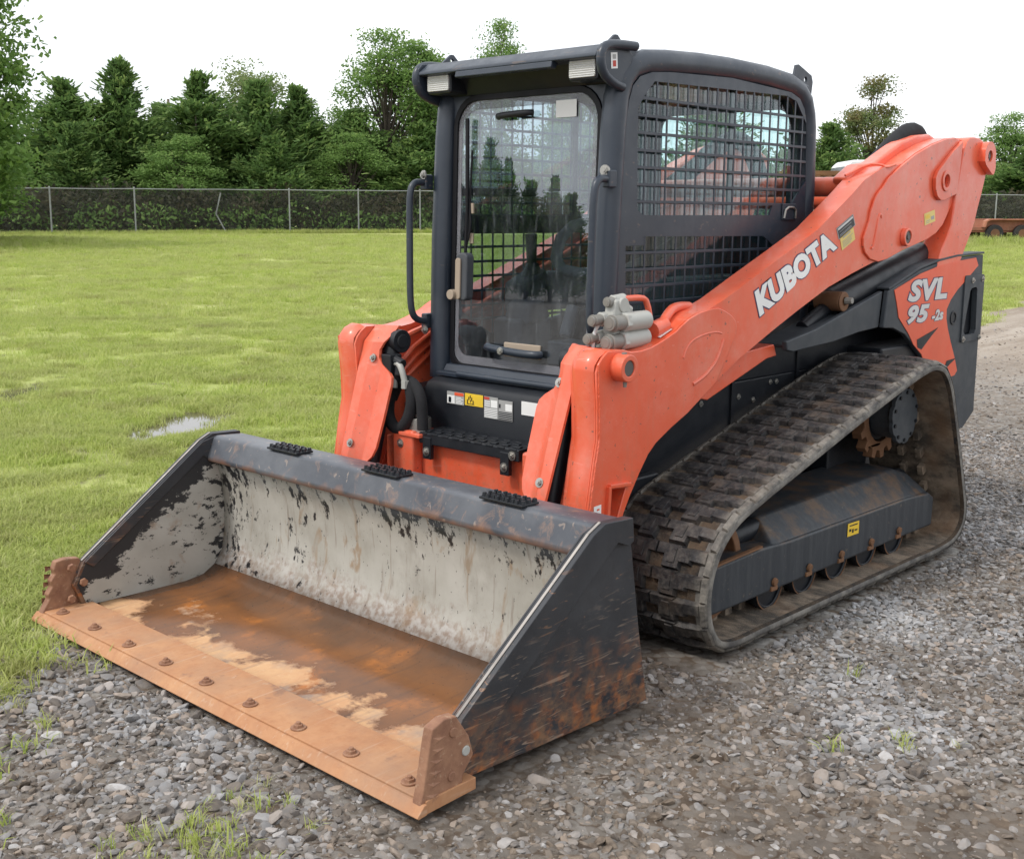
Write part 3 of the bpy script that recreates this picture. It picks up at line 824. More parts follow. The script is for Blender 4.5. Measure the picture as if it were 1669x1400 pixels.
m.prism([(-0.60, 0.98), (-0.62, 1.10), (-0.90, 1.16), (-1.53, 1.24), (-1.53, 0.90), (-1.0, 0.90)], -0.47, 0.47)
m.build('engine_body', 'black', loader, 0.012)
m = MB().prism([(-0.60, 1.18), (-0.66, 1.42), (-0.95, 1.46), (-1.60, 1.30), (-1.62, 1.18)], -0.40, 0.40)
m.build('engine_hood', 'black', loader, 0.02)

# printed words, built from real letter outlines
def word_mesh(body, offset, shear=0.0, space=1.0):
    cu = bpy.data.curves.new('lettering', 'FONT')
    cu.body = body
    cu.offset = offset
    cu.shear = shear
    cu.space_character = space
    cu.resolution_u = 4
    o = bpy.data.objects.new('lettering', cu)
    COL.objects.link(o)
    dg = bpy.context.evaluated_depsgraph_get()
    me = o.evaluated_get(dg).to_mesh()
    v = [(p.co.x, p.co.y) for p in me.vertices]
    f = [tuple(p.vertices) for p in me.polygons]
    o.evaluated_get(dg).to_mesh_clear()
    bpy.data.objects.remove(o)
    bpy.data.curves.remove(cu)
    return v, f
def word(body, quad, y, parent, mat, edge_mat=None, bold=0.035, edge=0.05, shear=0.0, space=1.0):
    """quad: bottom-left, bottom-right, top-right, top-left as (x, z) on the plane y"""
    v, f = word_mesh(body, bold, shear, space)
    a0, a1 = min(p[0] for p in v), max(p[0] for p in v)
    b0, b1 = min(p[1] for p in v), max(p[1] for p in v)
    bl, br, tr, tl = (np.array(q) for q in quad)
    def place(vv, yy):
        out = []
        for a, b in vv:
            s, t = (a - a0) / (a1 - a0), (b - b0) / (b1 - b0)
            p = (1 - s) * (1 - t) * bl + s * (1 - t) * br + s * t * tr + (1 - s) * t * tl
            out.append((p[0], yy, p[1]))
        return out
    if edge_mat:
        v2, f2 = word_mesh(body, bold + edge, shear, space)
        MB().add(place(v2, y + 0.0008), f2).build('lettering_outline', edge_mat, parent)
    return MB().add(place(v, y + 0.0018), f).build('lettering', mat, parent)
word('SVL', [(-1.025, 1.099), (-1.452, 1.097), (-1.40, 1.202), (-1.005, 1.197)], 0.683, panel_left, 'silver', 'navy', 0.05, 0.03, 0.35, 1.06)
word('95', [(-1.032, 0.998), (-1.277, 0.996), (-1.255, 1.083), (-1.015, 1.083)], 0.683, panel_left, 'silver', 'navy', 0.05, 0.03, 0.35, 1.06)
word('-2s', [(-1.29, 0.996), (-1.425, 1.000), (-1.405, 1.052), (-1.28, 1.050)], 0.683, panel_left, 'silver', 'navy', 0.05, 0.03, 0.35, 1.06)

# ------------------------------------------------------------------ loader arms
TOP = [(1.168, 0.976), (1.155, 1.004), (1.138, 1.022), (1.111, 1.040), (1.021, 1.040), (0.983, 1.030), (0.93, 1.030), (0.875, 1.037), (0.813, 1.054), (0.732, 1.082), (0.70, 1.100),
       (0.65, 1.124), (0.606, 1.137), (0.529, 1.146), (0.428, 1.176), (0.223, 1.255), (0.0, 1.339), (-0.234, 1.429), (-0.359, 1.479), (-0.50, 1.572), (-0.60, 1.631), (-0.763, 1.688),
       (-0.93, 1.707), (-1.053, 1.757), (-1.208, 1.804), (-1.355, 1.836), (-1.455, 1.847), (-1.562, 1.837)]
TOP = [(x, z) for x, z in TOP if not (-0.40 < x < -0.35)] 
LOW = [(-1.56, 1.62), (-1.455, 1.518), (-1.38, 1.446), (-1.313, 1.407), (-1.219, 1.379), (-0.984, 1.335), (-0.83, 1.298), (-0.716, 1.284), (-0.544, 1.245), (-0.34, 1.193), (-0.102, 1.11),
       (0.086, 1.04), (0.322, 0.947), (0.493, 0.866), (0.58, 0.819), (0.639, 0.787), (0.747, 0.742), (0.828, 0.702), (0.875, 0.665), (0.919, 0.611), (0.971, 0.537), (1.006, 0.479),
       (1.03, 0.40), (1.05, 0.28)]
FRONT = [(1.20, 0.26), (1.215, 0.40), (1.199, 0.514), (1.172, 0.67), (1.155, 0.752), (1.158, 0.86)]
POCKET = [(1.080, 0.575), (0.998, 0.568), (1.033, 0.487), (1.058, 0.42), (1.100, 0.42), (1.092, 0.50)]
def arm(s):
    out = TOP + LOW + FRONT
    a = MB().prism(out, s * 0.553, s * 0.655, hole=POCKET).build('loader_arm', 'orange', loader)
    MB().box(0.98, 1.11, min(s * 0.557, s * 0.567), max(s * 0.557, s * 0.567), 0.40, 0.59).build('pocket_back', 'orange', a)
    # rounded front flange welded along the front edge
    fv = [(1.168, 0.976), (1.158, 0.86), (1.155, 0.752), (1.172, 0.67), (1.199, 0.514), (1.215, 0.40), (1.20, 0.26)]
    m = MB()
    n = 7
    vs = []
    for x, z in [(1.111, 1.044), (1.145, 1.030), (1.168, 1.004), (1.172, 0.976)] + fv[1:]:
        for i in range(n):
            t = i / (n - 1)
            ed = 0.012 * (abs(2 * t - 1)) ** 4
            vs.append((x + 0.010 - ed, s * (0.562 + 0.093 * t), z + (0.006 if z > 1.0 else 0) - (ed if z > 1.0 else 0)))
    k = len(vs) // n
    m.add(vs, [(i * n + j, i * n + j + 1, (i + 1) * n + j + 1, (i + 1) * n + j) for i in range(k - 1) for j in range(n - 1)])
    m.build('front_flange', 'orange', a)
    wb = MB()
    wp = [(1.160, 1.000), (1.158, 0.976), (1.149, 0.86), (1.146, 0.752), (1.163, 0.67), (1.190, 0.514), (1.206, 0.40), (1.195, 0.27)]
    wpts = []
    for (x0, z0), (x1, z1) in zip(wp, wp[1:]):
        k = max(2, int(math.dist((x0, z0), (x1, z1)) / 0.006))
        wpts += [(x0 + (x1 - x0) * i / k + random.uniform(-0.0012, 0.0012), s * (0.6645 + 0.0012 * (i % 2)), z0 + (z1 - z0) * i / k) for i in range(k)]
    wb.tube(wpts, 0.0042, 6).build('weld_bead', 'orange', a)
    # cast front plate ending in a round tongue, and the rear gusset plate, both a little proud
    arcp = [(0.529, 1.1475), (0.47, 1.149), (0.425, 1.136), (0.385, 1.118), (0.356, 1.096), (0.346, 1.070), (0.352, 1.045), (0.376, 1.010), (0.424, 0.940), (0.470, 0.880), (0.493, 0.866)]
    i0 = TOP.index((0.529, 1.146))
    j0 = LOW.index((0.493, 0.866))
    fp = TOP[:i0] + arcp + LOW[j0 + 1:] + FRONT
    MB().prism(fp, s * 0.6545, s * 0.664, hole=POCKET).build('front_plate', 'orange', a, 0.004)
    m = MB()
    for q0, q1 in (((1.096, 0.59), (0.985, 0.582)), ((1.096, 0.59), (1.105, 0.46))):
        d = (Vector((q1[0], 0, q1[1])) - Vector((q0[0], 0, q0[1])))
        c = (Vector((q0[0], 0, q0[1])) + Vector((q1[0], 0, q1[1]))) / 2 + Vector((0, s * 0.67, 0))
        m.obox(c, d / 2, (0, s * 0.009, 0), d.cross(Vector((0, 1, 0))).normalized() * 0.007)
    m.build('pocket_rim', 'orange', a, 0.003)
    rp = [(-0.882, 1.684), (-0.80, 1.645), (-0.756, 1.608), (-0.705, 1.575), (-0.679, 1.545), (-0.655, 1.50), (-0.648, 1.467), (-0.620, 1.42), (-0.602, 1.390), (-0.604, 1.360), (-0.625, 1.328),
          (-0.673, 1.300), (-0.75, 1.286), (-0.83, 1.296), (-0.984, 1.333), (-1.219, 1.377), (-1.313, 1.405), (-1.38, 1.444), (-1.46, 1.53), (-1.50, 1.60), (-1.53, 1.80), (-1.50, 1.838), (-1.455, 1.846), (-1.355, 1.835), (-1.208, 1.802), (-1.053, 1.755), (-0.93, 1.705)]
    MB().prism(rp, s * 0.6545, s * 0.666).build('rear_gusset', 'orange', a, 0.004)
    # pressed D-shaped groove on the front plate, long slot on the gusset
    D = [(0.685, 0.985), (0.673, 1.012), (0.645, 1.038), (0.60, 1.053), (0.54, 1.062), (0.482, 1.064), (0.448, 1.056), (0.436, 1.033), (0.450, 1.00), (0.478, 0.957), (0.515, 0.930), (0.553, 0.907), (0.621, 0.886)]
    MB().tube([(x, s * 0.6630, z) for x, z in D[:7]], 0.0055, 8, 1, 0.0035).build('pressed_groove', 'orange', a)
    MB().tube([(x, s * 0.6625, z) for x, z in D[7:]], 0.0075, 8, 1).build('pressed_ridge', 'orange', a)
    MB().tube([(-0.752, s * 0.664, 1.475), (-0.742, s * 0.664, 1.49), (-0.728, s * 0.664, 1.485), (-0.705, s * 0.665, 1.40), (-0.69, s * 0.664, 1.345), (-0.672, s * 0.664, 1.347)], 0.007, 8, 1).build('pressed_slot', 'orange', a)
    # pins and bosses
    b = MB().ring((1.056, s * 0.655, 0.985), (1.056, s * 0.715, 0.985), 0.046, 0.026, 26)
    b.build('pivot_boss', 'orange', a, 0.004)
    MB().cyl((1.056, s * 0.64, 0.985), (1.056, s * 0.710, 0.985), 0.0265, n=22).build('pivot_pin', 'pin', a, 0.002)
    MB().cyl((1.056, s * 0.695, 0.945), (1.056, s * 0.695, 0.922), 0.008, 0.006, n=8).cyl((1.056, s * 0.69, 1.028), (1.056, s * 0.69, 1.036), 0.009, n=8).build('grease_fitting', 'coupler_tip', a)
    MB().ring((-0.980, s * 0.666, 1.390), (-0.980, s * 0.690, 1.390), 0.040, 0.028, 22).build('cylinder_boss', 'orange', a, 0.004)
    MB().cyl((-0.980, s * 0.65, 1.390), (-0.980, s * 0.685, 1.390), 0.0285, n=18).cyl((-0.980, s * 0.685, 1.390), (-0.980, s * 0.690, 1.390), 0.012, n=6).build('cylinder_pin', 'pin', a, 0.002)
    lug = [(-1.505, 1.832), (-1.40, 1.78), (-1.252, 1.685), (-1.232, 1.655), (-1.236, 1.61), (-1.262, 1.572), (-1.30, 1.556), (-1.345, 1.556), (-1.475, 1.588)]
    MB().prism(lug, s * 0.666, s * 0.684, hole=circ(-1.343, 1.644, 0.030, 18)).ring((-1.343, s * 0.684, 1.644), (-1.343, s * 0.690, 1.644), 0.048, 0.030, 20).build('stop_lug', 'orange', a, 0.004)
    # inner cover that hoods the rear end of the arm and its bent tab
    m = MB().prism([(-0.60, 1.64), (-0.72, 1.70), (-0.84, 1.712), (-0.95, 1.755), (-1.10, 1.815), (-1.25, 1.85), (-1.38, 1.862), (-1.45, 1.845), (-1.45, 1.66), (-0.7, 1.50)], s * 0.50, s * 0.575)
    m.build('arm_hood', 'orange', a, 0.012)
    m = MB().tube([(-0.60, s * 0.565, 1.650), (-0.72, s * 0.60, 1.700), (-0.775, s * 0.64, 1.700), (-0.79, s * 0.655, 1.686), (-0.85, s * 0.668, 1.702)], 0.0055, 8, 1)
    m.build('bent_tab', 'orange', a)
    # hose hump over the rear pivot
    MB().tube([(-0.80, s * 0.49, 1.62), (-1.0, s * 0.50, 1.71), (-1.15, s * 0.50, 1.80), (-1.33, s * 0.49, 1.878), (-1.46, s * 0.48, 1.865), (-1.54, s * 0.46, 1.76), (-1.58, s * 0.44, 1.62)], 0.046, 12, 2).build('hose_hump', 'hose', a)
    # under-arm lift cylinder
    m = MB().cyl((-0.30, s * 0.565, 1.02), (-0.56, s * 0.565, 1.12), 0.030).cyl((-0.52, s * 0.565, 1.11), (-1.40, s * 0.565, 1.30), 0.062, n=20)
    m.build('lift_cylinder', 'black', loader, 0.006)
    m = MB().cyl((-0.50, s * 0.52, 1.125), (-0.50, s * 0.64, 1.125), 0.042, n=20).ring((-0.50, s * 0.64, 1.125), (-0.50, s * 0.648, 1.125), 0.042, 0.018, 20)
    m.build('lift_pin', 'rust_dark', a, 0.004)
    MB().cyl((-0.515, s * 0.645, 1.128), (-0.515, s * 0.675, 1.130), 0.016, 0.013, n=8).build('lift_pin_nut', 'coupler_tip', a)
    # rear link from the hind pivot down into the body
    L = [(-1.638, 1.857), (-1.70, 1.855), (-1.775, 1.833), (-1.825, 1.812), (-1.851, 1.789), (-1.850, 1.755), (-1.840, 1.72), (-1.804, 1.681), (-1.769, 1.591), (-1.735, 1.52), (-1.712, 1.458), (-1.69, 1.42), (-1.664, 1.388), (-1.56, 1.25), (-1.45, 1.12), (-1.25, 1.12), (-1.318, 1.266),
         (-1.357, 1.335), (-1.405, 1.39), (-1.441, 1.445), (-1.458, 1.524), (-1.480, 1.635), (-1.522, 1.795), (-1.55, 1.836), (-1.585, 1.852)]
    lk = MB().prism(L, s * 0.575, s * 0.682).build('rear_link', 'orange', loader, 0.008)
    bs = arc(-1.757, 1.772, 0.068, 20, 190, 14) + [(-1.832, 1.72), (-1.822, 1.695), (-1.808, 1.684), (-1.79, 1.69), (-1.72, 1.725), (-1.697, 1.745)]
    MB().prism(bs, s * 0.681, s * 0.715, hole=circ(-1.757, 1.772, 0.027, 18)).build('link_boss', 'orange', lk, 0.006)
    MB().cyl((-1.757, s * 0.66, 1.772), (-1.757, s * 0.706, 1.772), 0.0275, n=18).cyl((-1.757, s * 0.706, 1.772), (-1.757, s * 0.711, 1.772), 0.012, n=6).build('link_pin', 'pin', lk, 0.002)
    return a
arm_left = arm(1)
arm_right = arm(-1)
word('KUBOTA', [(0.181, 1.099), (-0.396, 1.351), (-0.316, 1.427), (0.228, 1.198)], 0.6555, arm_left, 'white', 'navy', 0.062, 0.035, 0.0, 1.06)
sticker((-0.404, 0.6555, 1.385), (-0.136, 0, 0.059), (0.026, 0, 0.045), 'sticker_grey', arm_left,
        [(0.04, 0.96, 0.06, 0.94, 'black')] + lines(4, 0.08, 0.92, 0.12, 0.62, 0.45, 'sticker_grey') + [(0.06, 0.94, 0.72, 0.90, 'silver')])
sticker((-0.436, 0.6555, 1.340), (-0.109, 0, 0.045), (0.026, 0, 0.056), 'pale_yellow', arm_left, lines(5, 0.12, 0.9, 0.12, 0.62, 0.35, 'sticker_grey') + [(0.2, 0.75, 0.74, 0.84, 'sticker_grey')])
sticker((-1.183, 0.6665, 1.441), (-0.108, 0, 0.020), (0.014, 0, 0.052), 'pale_yellow', arm_left, [(0.1, 0.5, 0.5, 0.85, 'yellow'), (0.6, 0.9, 0.25, 0.55, 'sticker_grey')] + lines(2, 0.1, 0.55, 0.12, 0.42, 0.35, 'sticker_grey'))
sticker((1.168, 0.6645, 0.490), (-0.038, 0, 0.002), (0.0, 0, 0.042), 'white', arm_left, [(0.25, 0.6, 0.25, 0.4, 'orange_decal'), (0.4, 0.75, 0.6, 0.75, 'orange_decal')])
m = MB().add([(0.80, 0.645, 1.0635), (0.73, 0.645, 1.0885), (0.715, 0.585, 1.0945), (0.785, 0.585, 1.0695)], [(0, 1, 2, 3)])
m.build('worn_white_label', 'white', arm_left)
# torque tube between the arms
MB().cyl((-0.66, -0.53, 1.605), (-0.66, 0.53, 1.605), 0.042, n=24).build('torque_tube', 'orange', loader)
MB().cyl((-1.20, -0.53, 1.56), (-1.20, 0.53, 1.56), 0.05, n=24).build('rear_cross_tube', 'orange', loader)

# tilt cylinders and their folded guards in front of the arms
def guard(s):
    cylm = MB().cyl((1.04, s * 0.472, 0.985), (1.20, s * 0.472, 0.38), 0.034, n=18).cyl((1.035, s * 0.425, 0.985), (1.035, s * 0.515, 0.985), 0.046, n=22)
    cylm.cyl((1.035, s * 0.420, 0.985), (1.035, s * 0.425, 0.985), 0.026, 0.03, n=14)
    tc = cylm.build('tilt_cylinder', 'black', loader, 0.003)
    def fx(y, z):                                                    # folded sheet: outer strip flat, inner wing bent back
        x = 1.108 + (1.045 - z) * 0.315
        x -= min(max(0, 0.495 - y), 0.052) * 0.62 + max(0, 0.443 - y) * 0.10
        if z > 0.985: x -= (z - 0.985) * 0.75
        return x
    prof = [(0.545, 1.045), (0.447, 1.042), (0.447, 1.015), (0.456, 0.985), (0.466, 0.955), (0.462, 0.925), (0.445, 0.90), (0.405, 0.875), (0.384, 0.855), (0.378, 0.83), (0.379, 0.70), (0.384, 0.59), (0.396, 0.555), (0.425, 0.525), (0.47, 0.505), (0.536, 0.50)]
    inner = prof[1:]
    rows = sorted({round(z, 3) for _, z in prof} | {1.03, 1.0, 0.80, 0.75, 0.65}, reverse=True)
    def yin(z):
        for (y0, z0), (y1, z1) in zip(inner, inner[1:]):
            if z1 <= z <= z0:
                return y0 + (y1 - y0) * (z0 - z) / max(1e-6, z0 - z1)
        return inner[0][0]
    vs, nC = [], 5
    for z in rows:
        yi = min(yin(z), 0.50)
        yo = 0.548 - max(0, 0.9 - z) * 0.035
        ys = [yi, max(0.443, yi + 0.004), max(0.495, yi + 0.008), 0.52, yo]
        vs += [(fx(y, z), s * y, z) for y in ys]
    n0 = len(vs)
    vs += [(x - 0.012, y, z) for x, y, z in vs]
    fs = []
    R = len(rows)
    for i in range(R - 1):
        for j in range(nC - 1):
            a = i * nC + j
            fs += [(a, a + 1, a + nC + 1, a + nC), (n0 + a, n0 + a + nC, n0 + a + nC + 1, n0 + a + 1)]
        for j in (0, nC - 1):
            a = i * nC + j
            fs.append((a, a + nC, n0 + a + nC, n0 + a))
    for i in (0, R - 1):
        for j in range(nC - 1):
            a = i * nC + j
            fs.append((a, n0 + a, n0 + a + 1, a + 1))
    g = MB().add(vs, fs).build('cylinder_guard', 'orange', loader, 0, 25)
    for y, z in ((0.482, 0.924), (0.496, 0.600)):
        bolt((fx(y, z), s * y, z), (0.95, 0, 0.3), 0.0115, 0.009, g)
    return tc
guard(1)
tilt_right = guard(-1)

# black hose loop and bright fittings beside the right-hand cylinder
m = MB().tube([(1.08, -0.395, 0.87), (1.08, -0.42, 0.83), (1.08, -0.455, 0.77), (1.09, -0.455, 0.69), (1.10, -0.40, 0.645), (1.10, -0.335, 0.67), (1.09, -0.305, 0.76), (1.08, -0.335, 0.835)], 0.024, 12, 2)
m.tube([(1.06, -0.46, 0.76), (1.06, -0.42, 0.83), (1.07, -0.34, 0.845), (1.08, -0.27, 0.80), (1.08, -0.262, 0.70), (1.08, -0.262, 0.66)], 0.022, 12, 2)
m.build('hydraulic_hose', 'hose', tilt_right)
m = MB().tube([(1.09, -0.415, 0.905), (1.10, -0.375, 0.91), (1.105, -0.35, 0.885), (1.10, -0.338, 0.835)], 0.012, 10, 2).cyl((1.08, -0.262, 0.73), (1.08, -0.262, 0.65), 0.017, n=14)
m.cyl((1.08, -0.262, 0.715), (1.08, -0.262, 0.70), 0.020, n=6).cyl((1.10, -0.338, 0.845), (1.10, -0.338, 0.815), 0.017, n=6).cyl((1.09, -0.41, 0.86), (1.10, -0.405, 0.81), 0.015, n=8)
m.build('hose_fitting', 'grey_metal', tilt_right)
m = MB().box(1.06, 1.12, -0.455, -0.40, 0.865, 0.94).cyl((1.09, -0.43, 0.925), (1.09, -0.36, 0.905), 0.02, n=8).cyl((1.09, -0.38, 0.91), (1.095, -0.38, 0.86), 0.018, n=8)
m.build('hose_block', 'black', tilt_right, 0.004)
m = MB().cyl((1.05, -0.31, 0.645), (1.05, -0.31, 0.70), 0.045, n=20).cyl((1.05, -0.31, 0.70), (1.05, -0.31, 0.705), 0.03, n=16)
m.build('hitch_pin_head', 'steel', hitch, 0.003)
MB().box(0.98, 1.12, -0.36, -0.24, 0.632, 0.648).build('hitch_shelf', 'orange', hitch, 0.004)

# steel oil pipes clipped along the inside of the right-hand arm
for k, dz in enumerate((0.05, 0.085, 0.12)):
    y = -0.543
    MB().tube([(0.98 - 0.02 * k, y, 0.80), (0.93 - 0.02 * k, y, 0.96 - dz), (0.70, y, 1.085 - dz), (0.43, y, 1.165 - dz), (-0.25, y, 1.425 - dz), (-0.62, y, 1.60 - dz)], 0.011, 8, 1).build('oil_pipe', 'orange', arm_right)
MB().tube([(1.03, -0.50, 0.80), (1.03, -0.50, 0.93), (0.98, -0.50, 0.99), (0.80, -0.52, 1.03)], 0.013, 8, 2).build('oil_pipe', 'orange', arm_right)

# quick couplers on top of the left arm
cb = MB().prism([(0.86, 1.05), (1.0, 1.05), (1.01, 1.12), (0.99, 1.20), (0.93, 1.205), (0.87, 1.13)], 0.555, 0.60).build('coupler_block', 'grey_metal', arm_left, 0.01)
def coupler(p0, p1, r, n=18):
    p0, p1 = Vector(p0), Vector(p1)
    q = lambda t: p0.lerp(p1, t)
    c = MB().cyl(q(0.0), q(0.62), r, n=n).cyl(q(0.56), q(0.66), r * 1.1, n=6).build('quick_coupler', 'grey_metal', arm_left, 0.003)
    t = MB().cyl(q(0.64), q(0.90), r * 0.80, n=n).cyl(q(0.88), q(0.93), r * 0.9, r * 0.9, n=n).cyl(q(0.92), q(0.99), r * 0.72, n=n).cyl(q(0.985), q(1.0), r * 0.5, n=n)
    t.build('coupler_tip', 'coupler_tip', c, 0.002)
coupler((0.83, 0.605, 1.125), (1.035, 0.605, 1.122), 0.033)
coupler((0.83, 0.600, 1.066), (1.045, 0.600, 1.058), 0.033)
coupler((0.93, 0.560, 1.140), (1.075, 0.560, 1.130), 0.023)
coupler((0.94, 0.545, 1.078), (1.080, 0.545, 1.068), 0.022)
coupler((0.92, 0.575, 1.198), (1.015, 0.575, 1.190), 0.020)
m = MB().cyl((0.95, 0.555, 1.18), (0.95, 0.605, 1.18), 0.026, n=16).cyl((0.90, 0.59, 1.16), (0.95, 0.58, 1.19), 0.014, n=10)
m.build('coupler_boss', 'grey_metal', cb, 0.004)
m = MB().tube([(0.93, 0.585, 1.200), (0.83, 0.585, 1.200), (0.80, 0.585, 1.185), (0.78, 0.59, 1.10)], 0.011, 10, 1)
m.tube([(0.80, 0.60, 1.09), (0.74, 0.60, 1.09), (0.66, 0.58, 1.145), (0.58, 0.56, 1.155), (0.50, 0.55, 1.15)], 0.018, 10, 2).cyl((0.80, 0.61, 1.085), (0.73, 0.61, 1.10), 0.03, n=12)
m.build('orange_pipe', 'orange', arm_left)
m = MB().tube([(1.03, 0.56, 1.12), (1.045, 0.552, 1.09), (1.05, 0.552, 1.04)], 0.006, 8, 1)
m.build('coupler_cable', 'silver', cb)

# ------------------------------------------------------------------ cab
cab = MB().box(-0.50, 0.80, -0.40, 0.40, 0.82, 0.86)
cab.prism([(-0.50, 1.965), (0.74, 1.965), (0.78, 2.005), (0.78, 2.035), (0.50, 2.058), (0.10, 2.066), (-0.30, 2.052), (-0.50, 2.02)], -0.434, 0.434)
cab = cab.build('cab_frame', 'charcoal', loader, 0.008)
def cab_side(s):
    rail = [(0.836, 0.83), (0.828, 1.16), (0.822, 1.38), (0.800, 1.76), (0.786, 1.88), (0.762, 1.94), (0.715, 1.985), (0.64, 2.008), (0.508, 2.020), (0.30, 2.030), (0.109, 2.033), (-0.15, 2.028), (-0.34, 2.013), (-0.42, 1.992), (-0.47, 1.955), (-0.495, 1.90),
            (-0.506, 1.85), (-0.520, 1.60), (-0.518, 1.30), (-0.515, 0.95)]
    m = MB().tube([(x, s * 0.418, z) for x, z in rail], 0.045, 14)
    m.build('side_rail', 'charcoal', cab, 0, 60)
    up = [(0.605, 1.945), (0.660, 1.895), (0.697, 1.850), (0.692, 1.50), (0.655, 1.478), (-0.20, 1.482), (-0.22, 1.52), (-0.37, 1.530), (-0.478, 1.625), (-0.462, 1.86), (-0.375, 1.945), (-0.30, 1.962)]
    lo = [(0.645, 1.403), (0.645, 1.372), (0.752, 1.370), (0.746, 1.215), (0.69, 1.08), (0.50, 0.97), (-0.10, 1.05), (-0.30, 1.20), (-0.30, 1.33), (-0.16, 1.398)]
    shell = [(0.80, 0.86), (0.79, 1.38), (0.77, 1.76), (0.75, 1.87), (0.73, 1.92), (0.69, 1.955), (0.62, 1.975), (0.50, 1.985), (0.11, 1.998), (-0.33, 1.978), (-0.40, 1.958), (-0.44, 1.92), (-0.46, 1.87), (-0.484, 1.60), (-0.48, 0.95)]
    sp = MB().prism(shell, s * 0.440, s * 0.448, hole=[up, lo]).build('side_panel', 'charcoal', cab)
    sp_in = MB()
    # punched guard bars, each opening taller than wide
    def inside(poly, x, z):
        c = False
        for (x0, z0), (x1, z1) in zip(poly, poly[1:] + poly[:1]):
            if (z0 > z) != (z1 > z) and x < (x1 - x0) * (z - z0) / (z1 - z0) + x0:
                c = not c
        return c
    def spans(poly, horizontal, c):
        hit = []
        for (x0, z0), (x1, z1) in zip(poly, poly[1:] + poly[:1]):
            a0, b0, a1, b1 = (x0, z0, x1, z1) if not horizontal else (z0, x0, z1, x1)
            if (a0 > c) != (a1 > c):
                hit.append(b0 + (b1 - b0) * (c - a0) / (a1 - a0))
        hit.sort()
        return list(zip(hit[::2], hit[1::2]))
    for poly, x0, z0, dz in ((up, 0.649, 1.884, 0.0597), (lo, 0.700, 1.345, 0.0597)):
        x = x0
        while x > -0.47:
            for a, b in spans(poly, False, x):
                sp_in.box(x - 0.0052, x + 0.0052, min(s * 0.442, s * 0.4465), max(s * 0.442, s * 0.4465), a - 0.004, b + 0.004)
            x -= 0.0637
        z = z0
        while z > 1.0:
            for a, b in spans(poly, True, z):
                sp_in.box(a - 0.004, b + 0.004, min(s * 0.4415, s * 0.4472), max(s * 0.4415, s * 0.4472), z - 0.0055, z + 0.0055)
            z -= dz
    sp_in.build('guard_grille', 'charcoal', cab, 0.0015, 30, 1)
    MB().box(-0.46, 0.76, min(s * 0.405, s * 0.411), max(s * 0.405, s * 0.411), 0.95, 1.97).build('side_glass', 'side_glass', cab)
    m = MB().box(0.02, 0.05, min(s * 0.396, s * 0.404), max(s * 0.396, s * 0.404), 1.40, 1.97)
    m.box(-0.46, 0.76, min(s * 0.396, s * 0.404), max(s * 0.396, s * 0.404), 1.40, 1.475)
    m.build('window_bar', 'black', cab, 0.002)
    # eye plates front and rear on the roof
    m = MB().prism([(0.86, 2.035), (0.79, 2.088), (0.775, 2.088), (0.73, 2.05), (0.74, 2.01), (0.84, 2.01)], s * 0.40, s * 0.412, hole=circ(0.785, 2.062, 0.010, 10))
    m.prism([(-0.40, 2.03), (-0.42, 2.098), (-0.44, 2.102), (-0.55, 2.066), (-0.562, 2.04), (-0.552, 1.97), (-0.51, 1.95)], s * 0.40, s * 0.412, hole=circ(-0.50, 2.045, 0.012, 10))
    m.build('lifting_eye', 'charcoal', cab, 0.002)
    # end bracket of the visor with its round bar
    m = MB().prism([(0.925, 2.025), (0.905, 2.045), (0.78, 2.055), (0.74, 2.02), (0.765, 1.935), (0.80, 1.912), (0.845, 1.915), (0.905, 1.945), (0.925, 1.975)], s * 0.440, s * 0.452)
    m.build('visor_bracket', 'charcoal', cab, 0.004)
    MB().tube([(0.80, s * 0.456, 1.908), (0.86, s * 0.458, 1.920), (0.908, s * 0.458, 1.945), (0.925, s * 0.458, 1.985), (0.918, s * 0.458, 2.02), (0.89, s * 0.458, 2.040), (0.82, s * 0.46, 2.047), (0.745, s * 0.468, 2.047)], 0.016, 12, 1).build('bracket_tube', 'charcoal', cab)
    # head lamp
    h = MB().prism(rrect(0.292, 0.425, 1.930, 2.008, 0.012), 0.80, 0.895, 'yz') if s > 0 else MB().prism([(-a, b) for a, b in rrect(0.292, 0.425, 1.930, 2.008, 0.012)], 0.80, 0.895, 'yz')
    h = h.build('headlight', 'black', loader, 0.006)
    ls = [(s * a, b) for a, b in rrect(0.300, 0.417, 1.939, 1.999, 0.008)]
    MB().prism(ls, 0.893, 0.903, 'yz').build('lens', 'lens', h, 0.003)
    # grab handle bolted to the front post
    g = MB().tube([(0.885, s * 0.462, 1.600), (0.93, s * 0.465, 1.600), (0.955, s * 0.465, 1.565), (0.958, s * 0.463, 1.40), (0.962, s * 0.460, 1.16), (0.955, s * 0.458, 1.09), (0.93, s * 0.456, 1.062), (0.885, s * 0.455, 1.055)], 0.0135, 12, 2).build('grab_handle', 'charcoal', loader)
    for z in (1.600, 1.055):
        MB().box(0.845, 0.888, min(s * 0.445, s * 0.478), max(s * 0.445, s * 0.478), z - 0.03, z + 0.03).build('handle_bracket', 'charcoal', g, 0.006)
    bolt((0.887, s * 0.457, 1.628), (1, s * 0.2, 0), 0.013, 0.010, g)
    bolt((0.887, s * 0.455, 1.020), (1, s * 0.2, 0), 0.013, 0.010, g)
    return sp
panel = cab_side(1)
cab_side(-1)
sticker((0.86, 0.4525, 1.965), (-0.035, 0, 0.004), (0.004, 0, 0.052), 'white', cab, [(0.25, 0.75, 0.12, 0.5, 'red'), (0.25, 0.75, 0.6, 0.88, 'sticker_grey')])
MB().box(-0.40, -0.29, 0.449, 0.455, 1.462, 1.53).build('window_latch', 'charcoal', cab, 0.003)
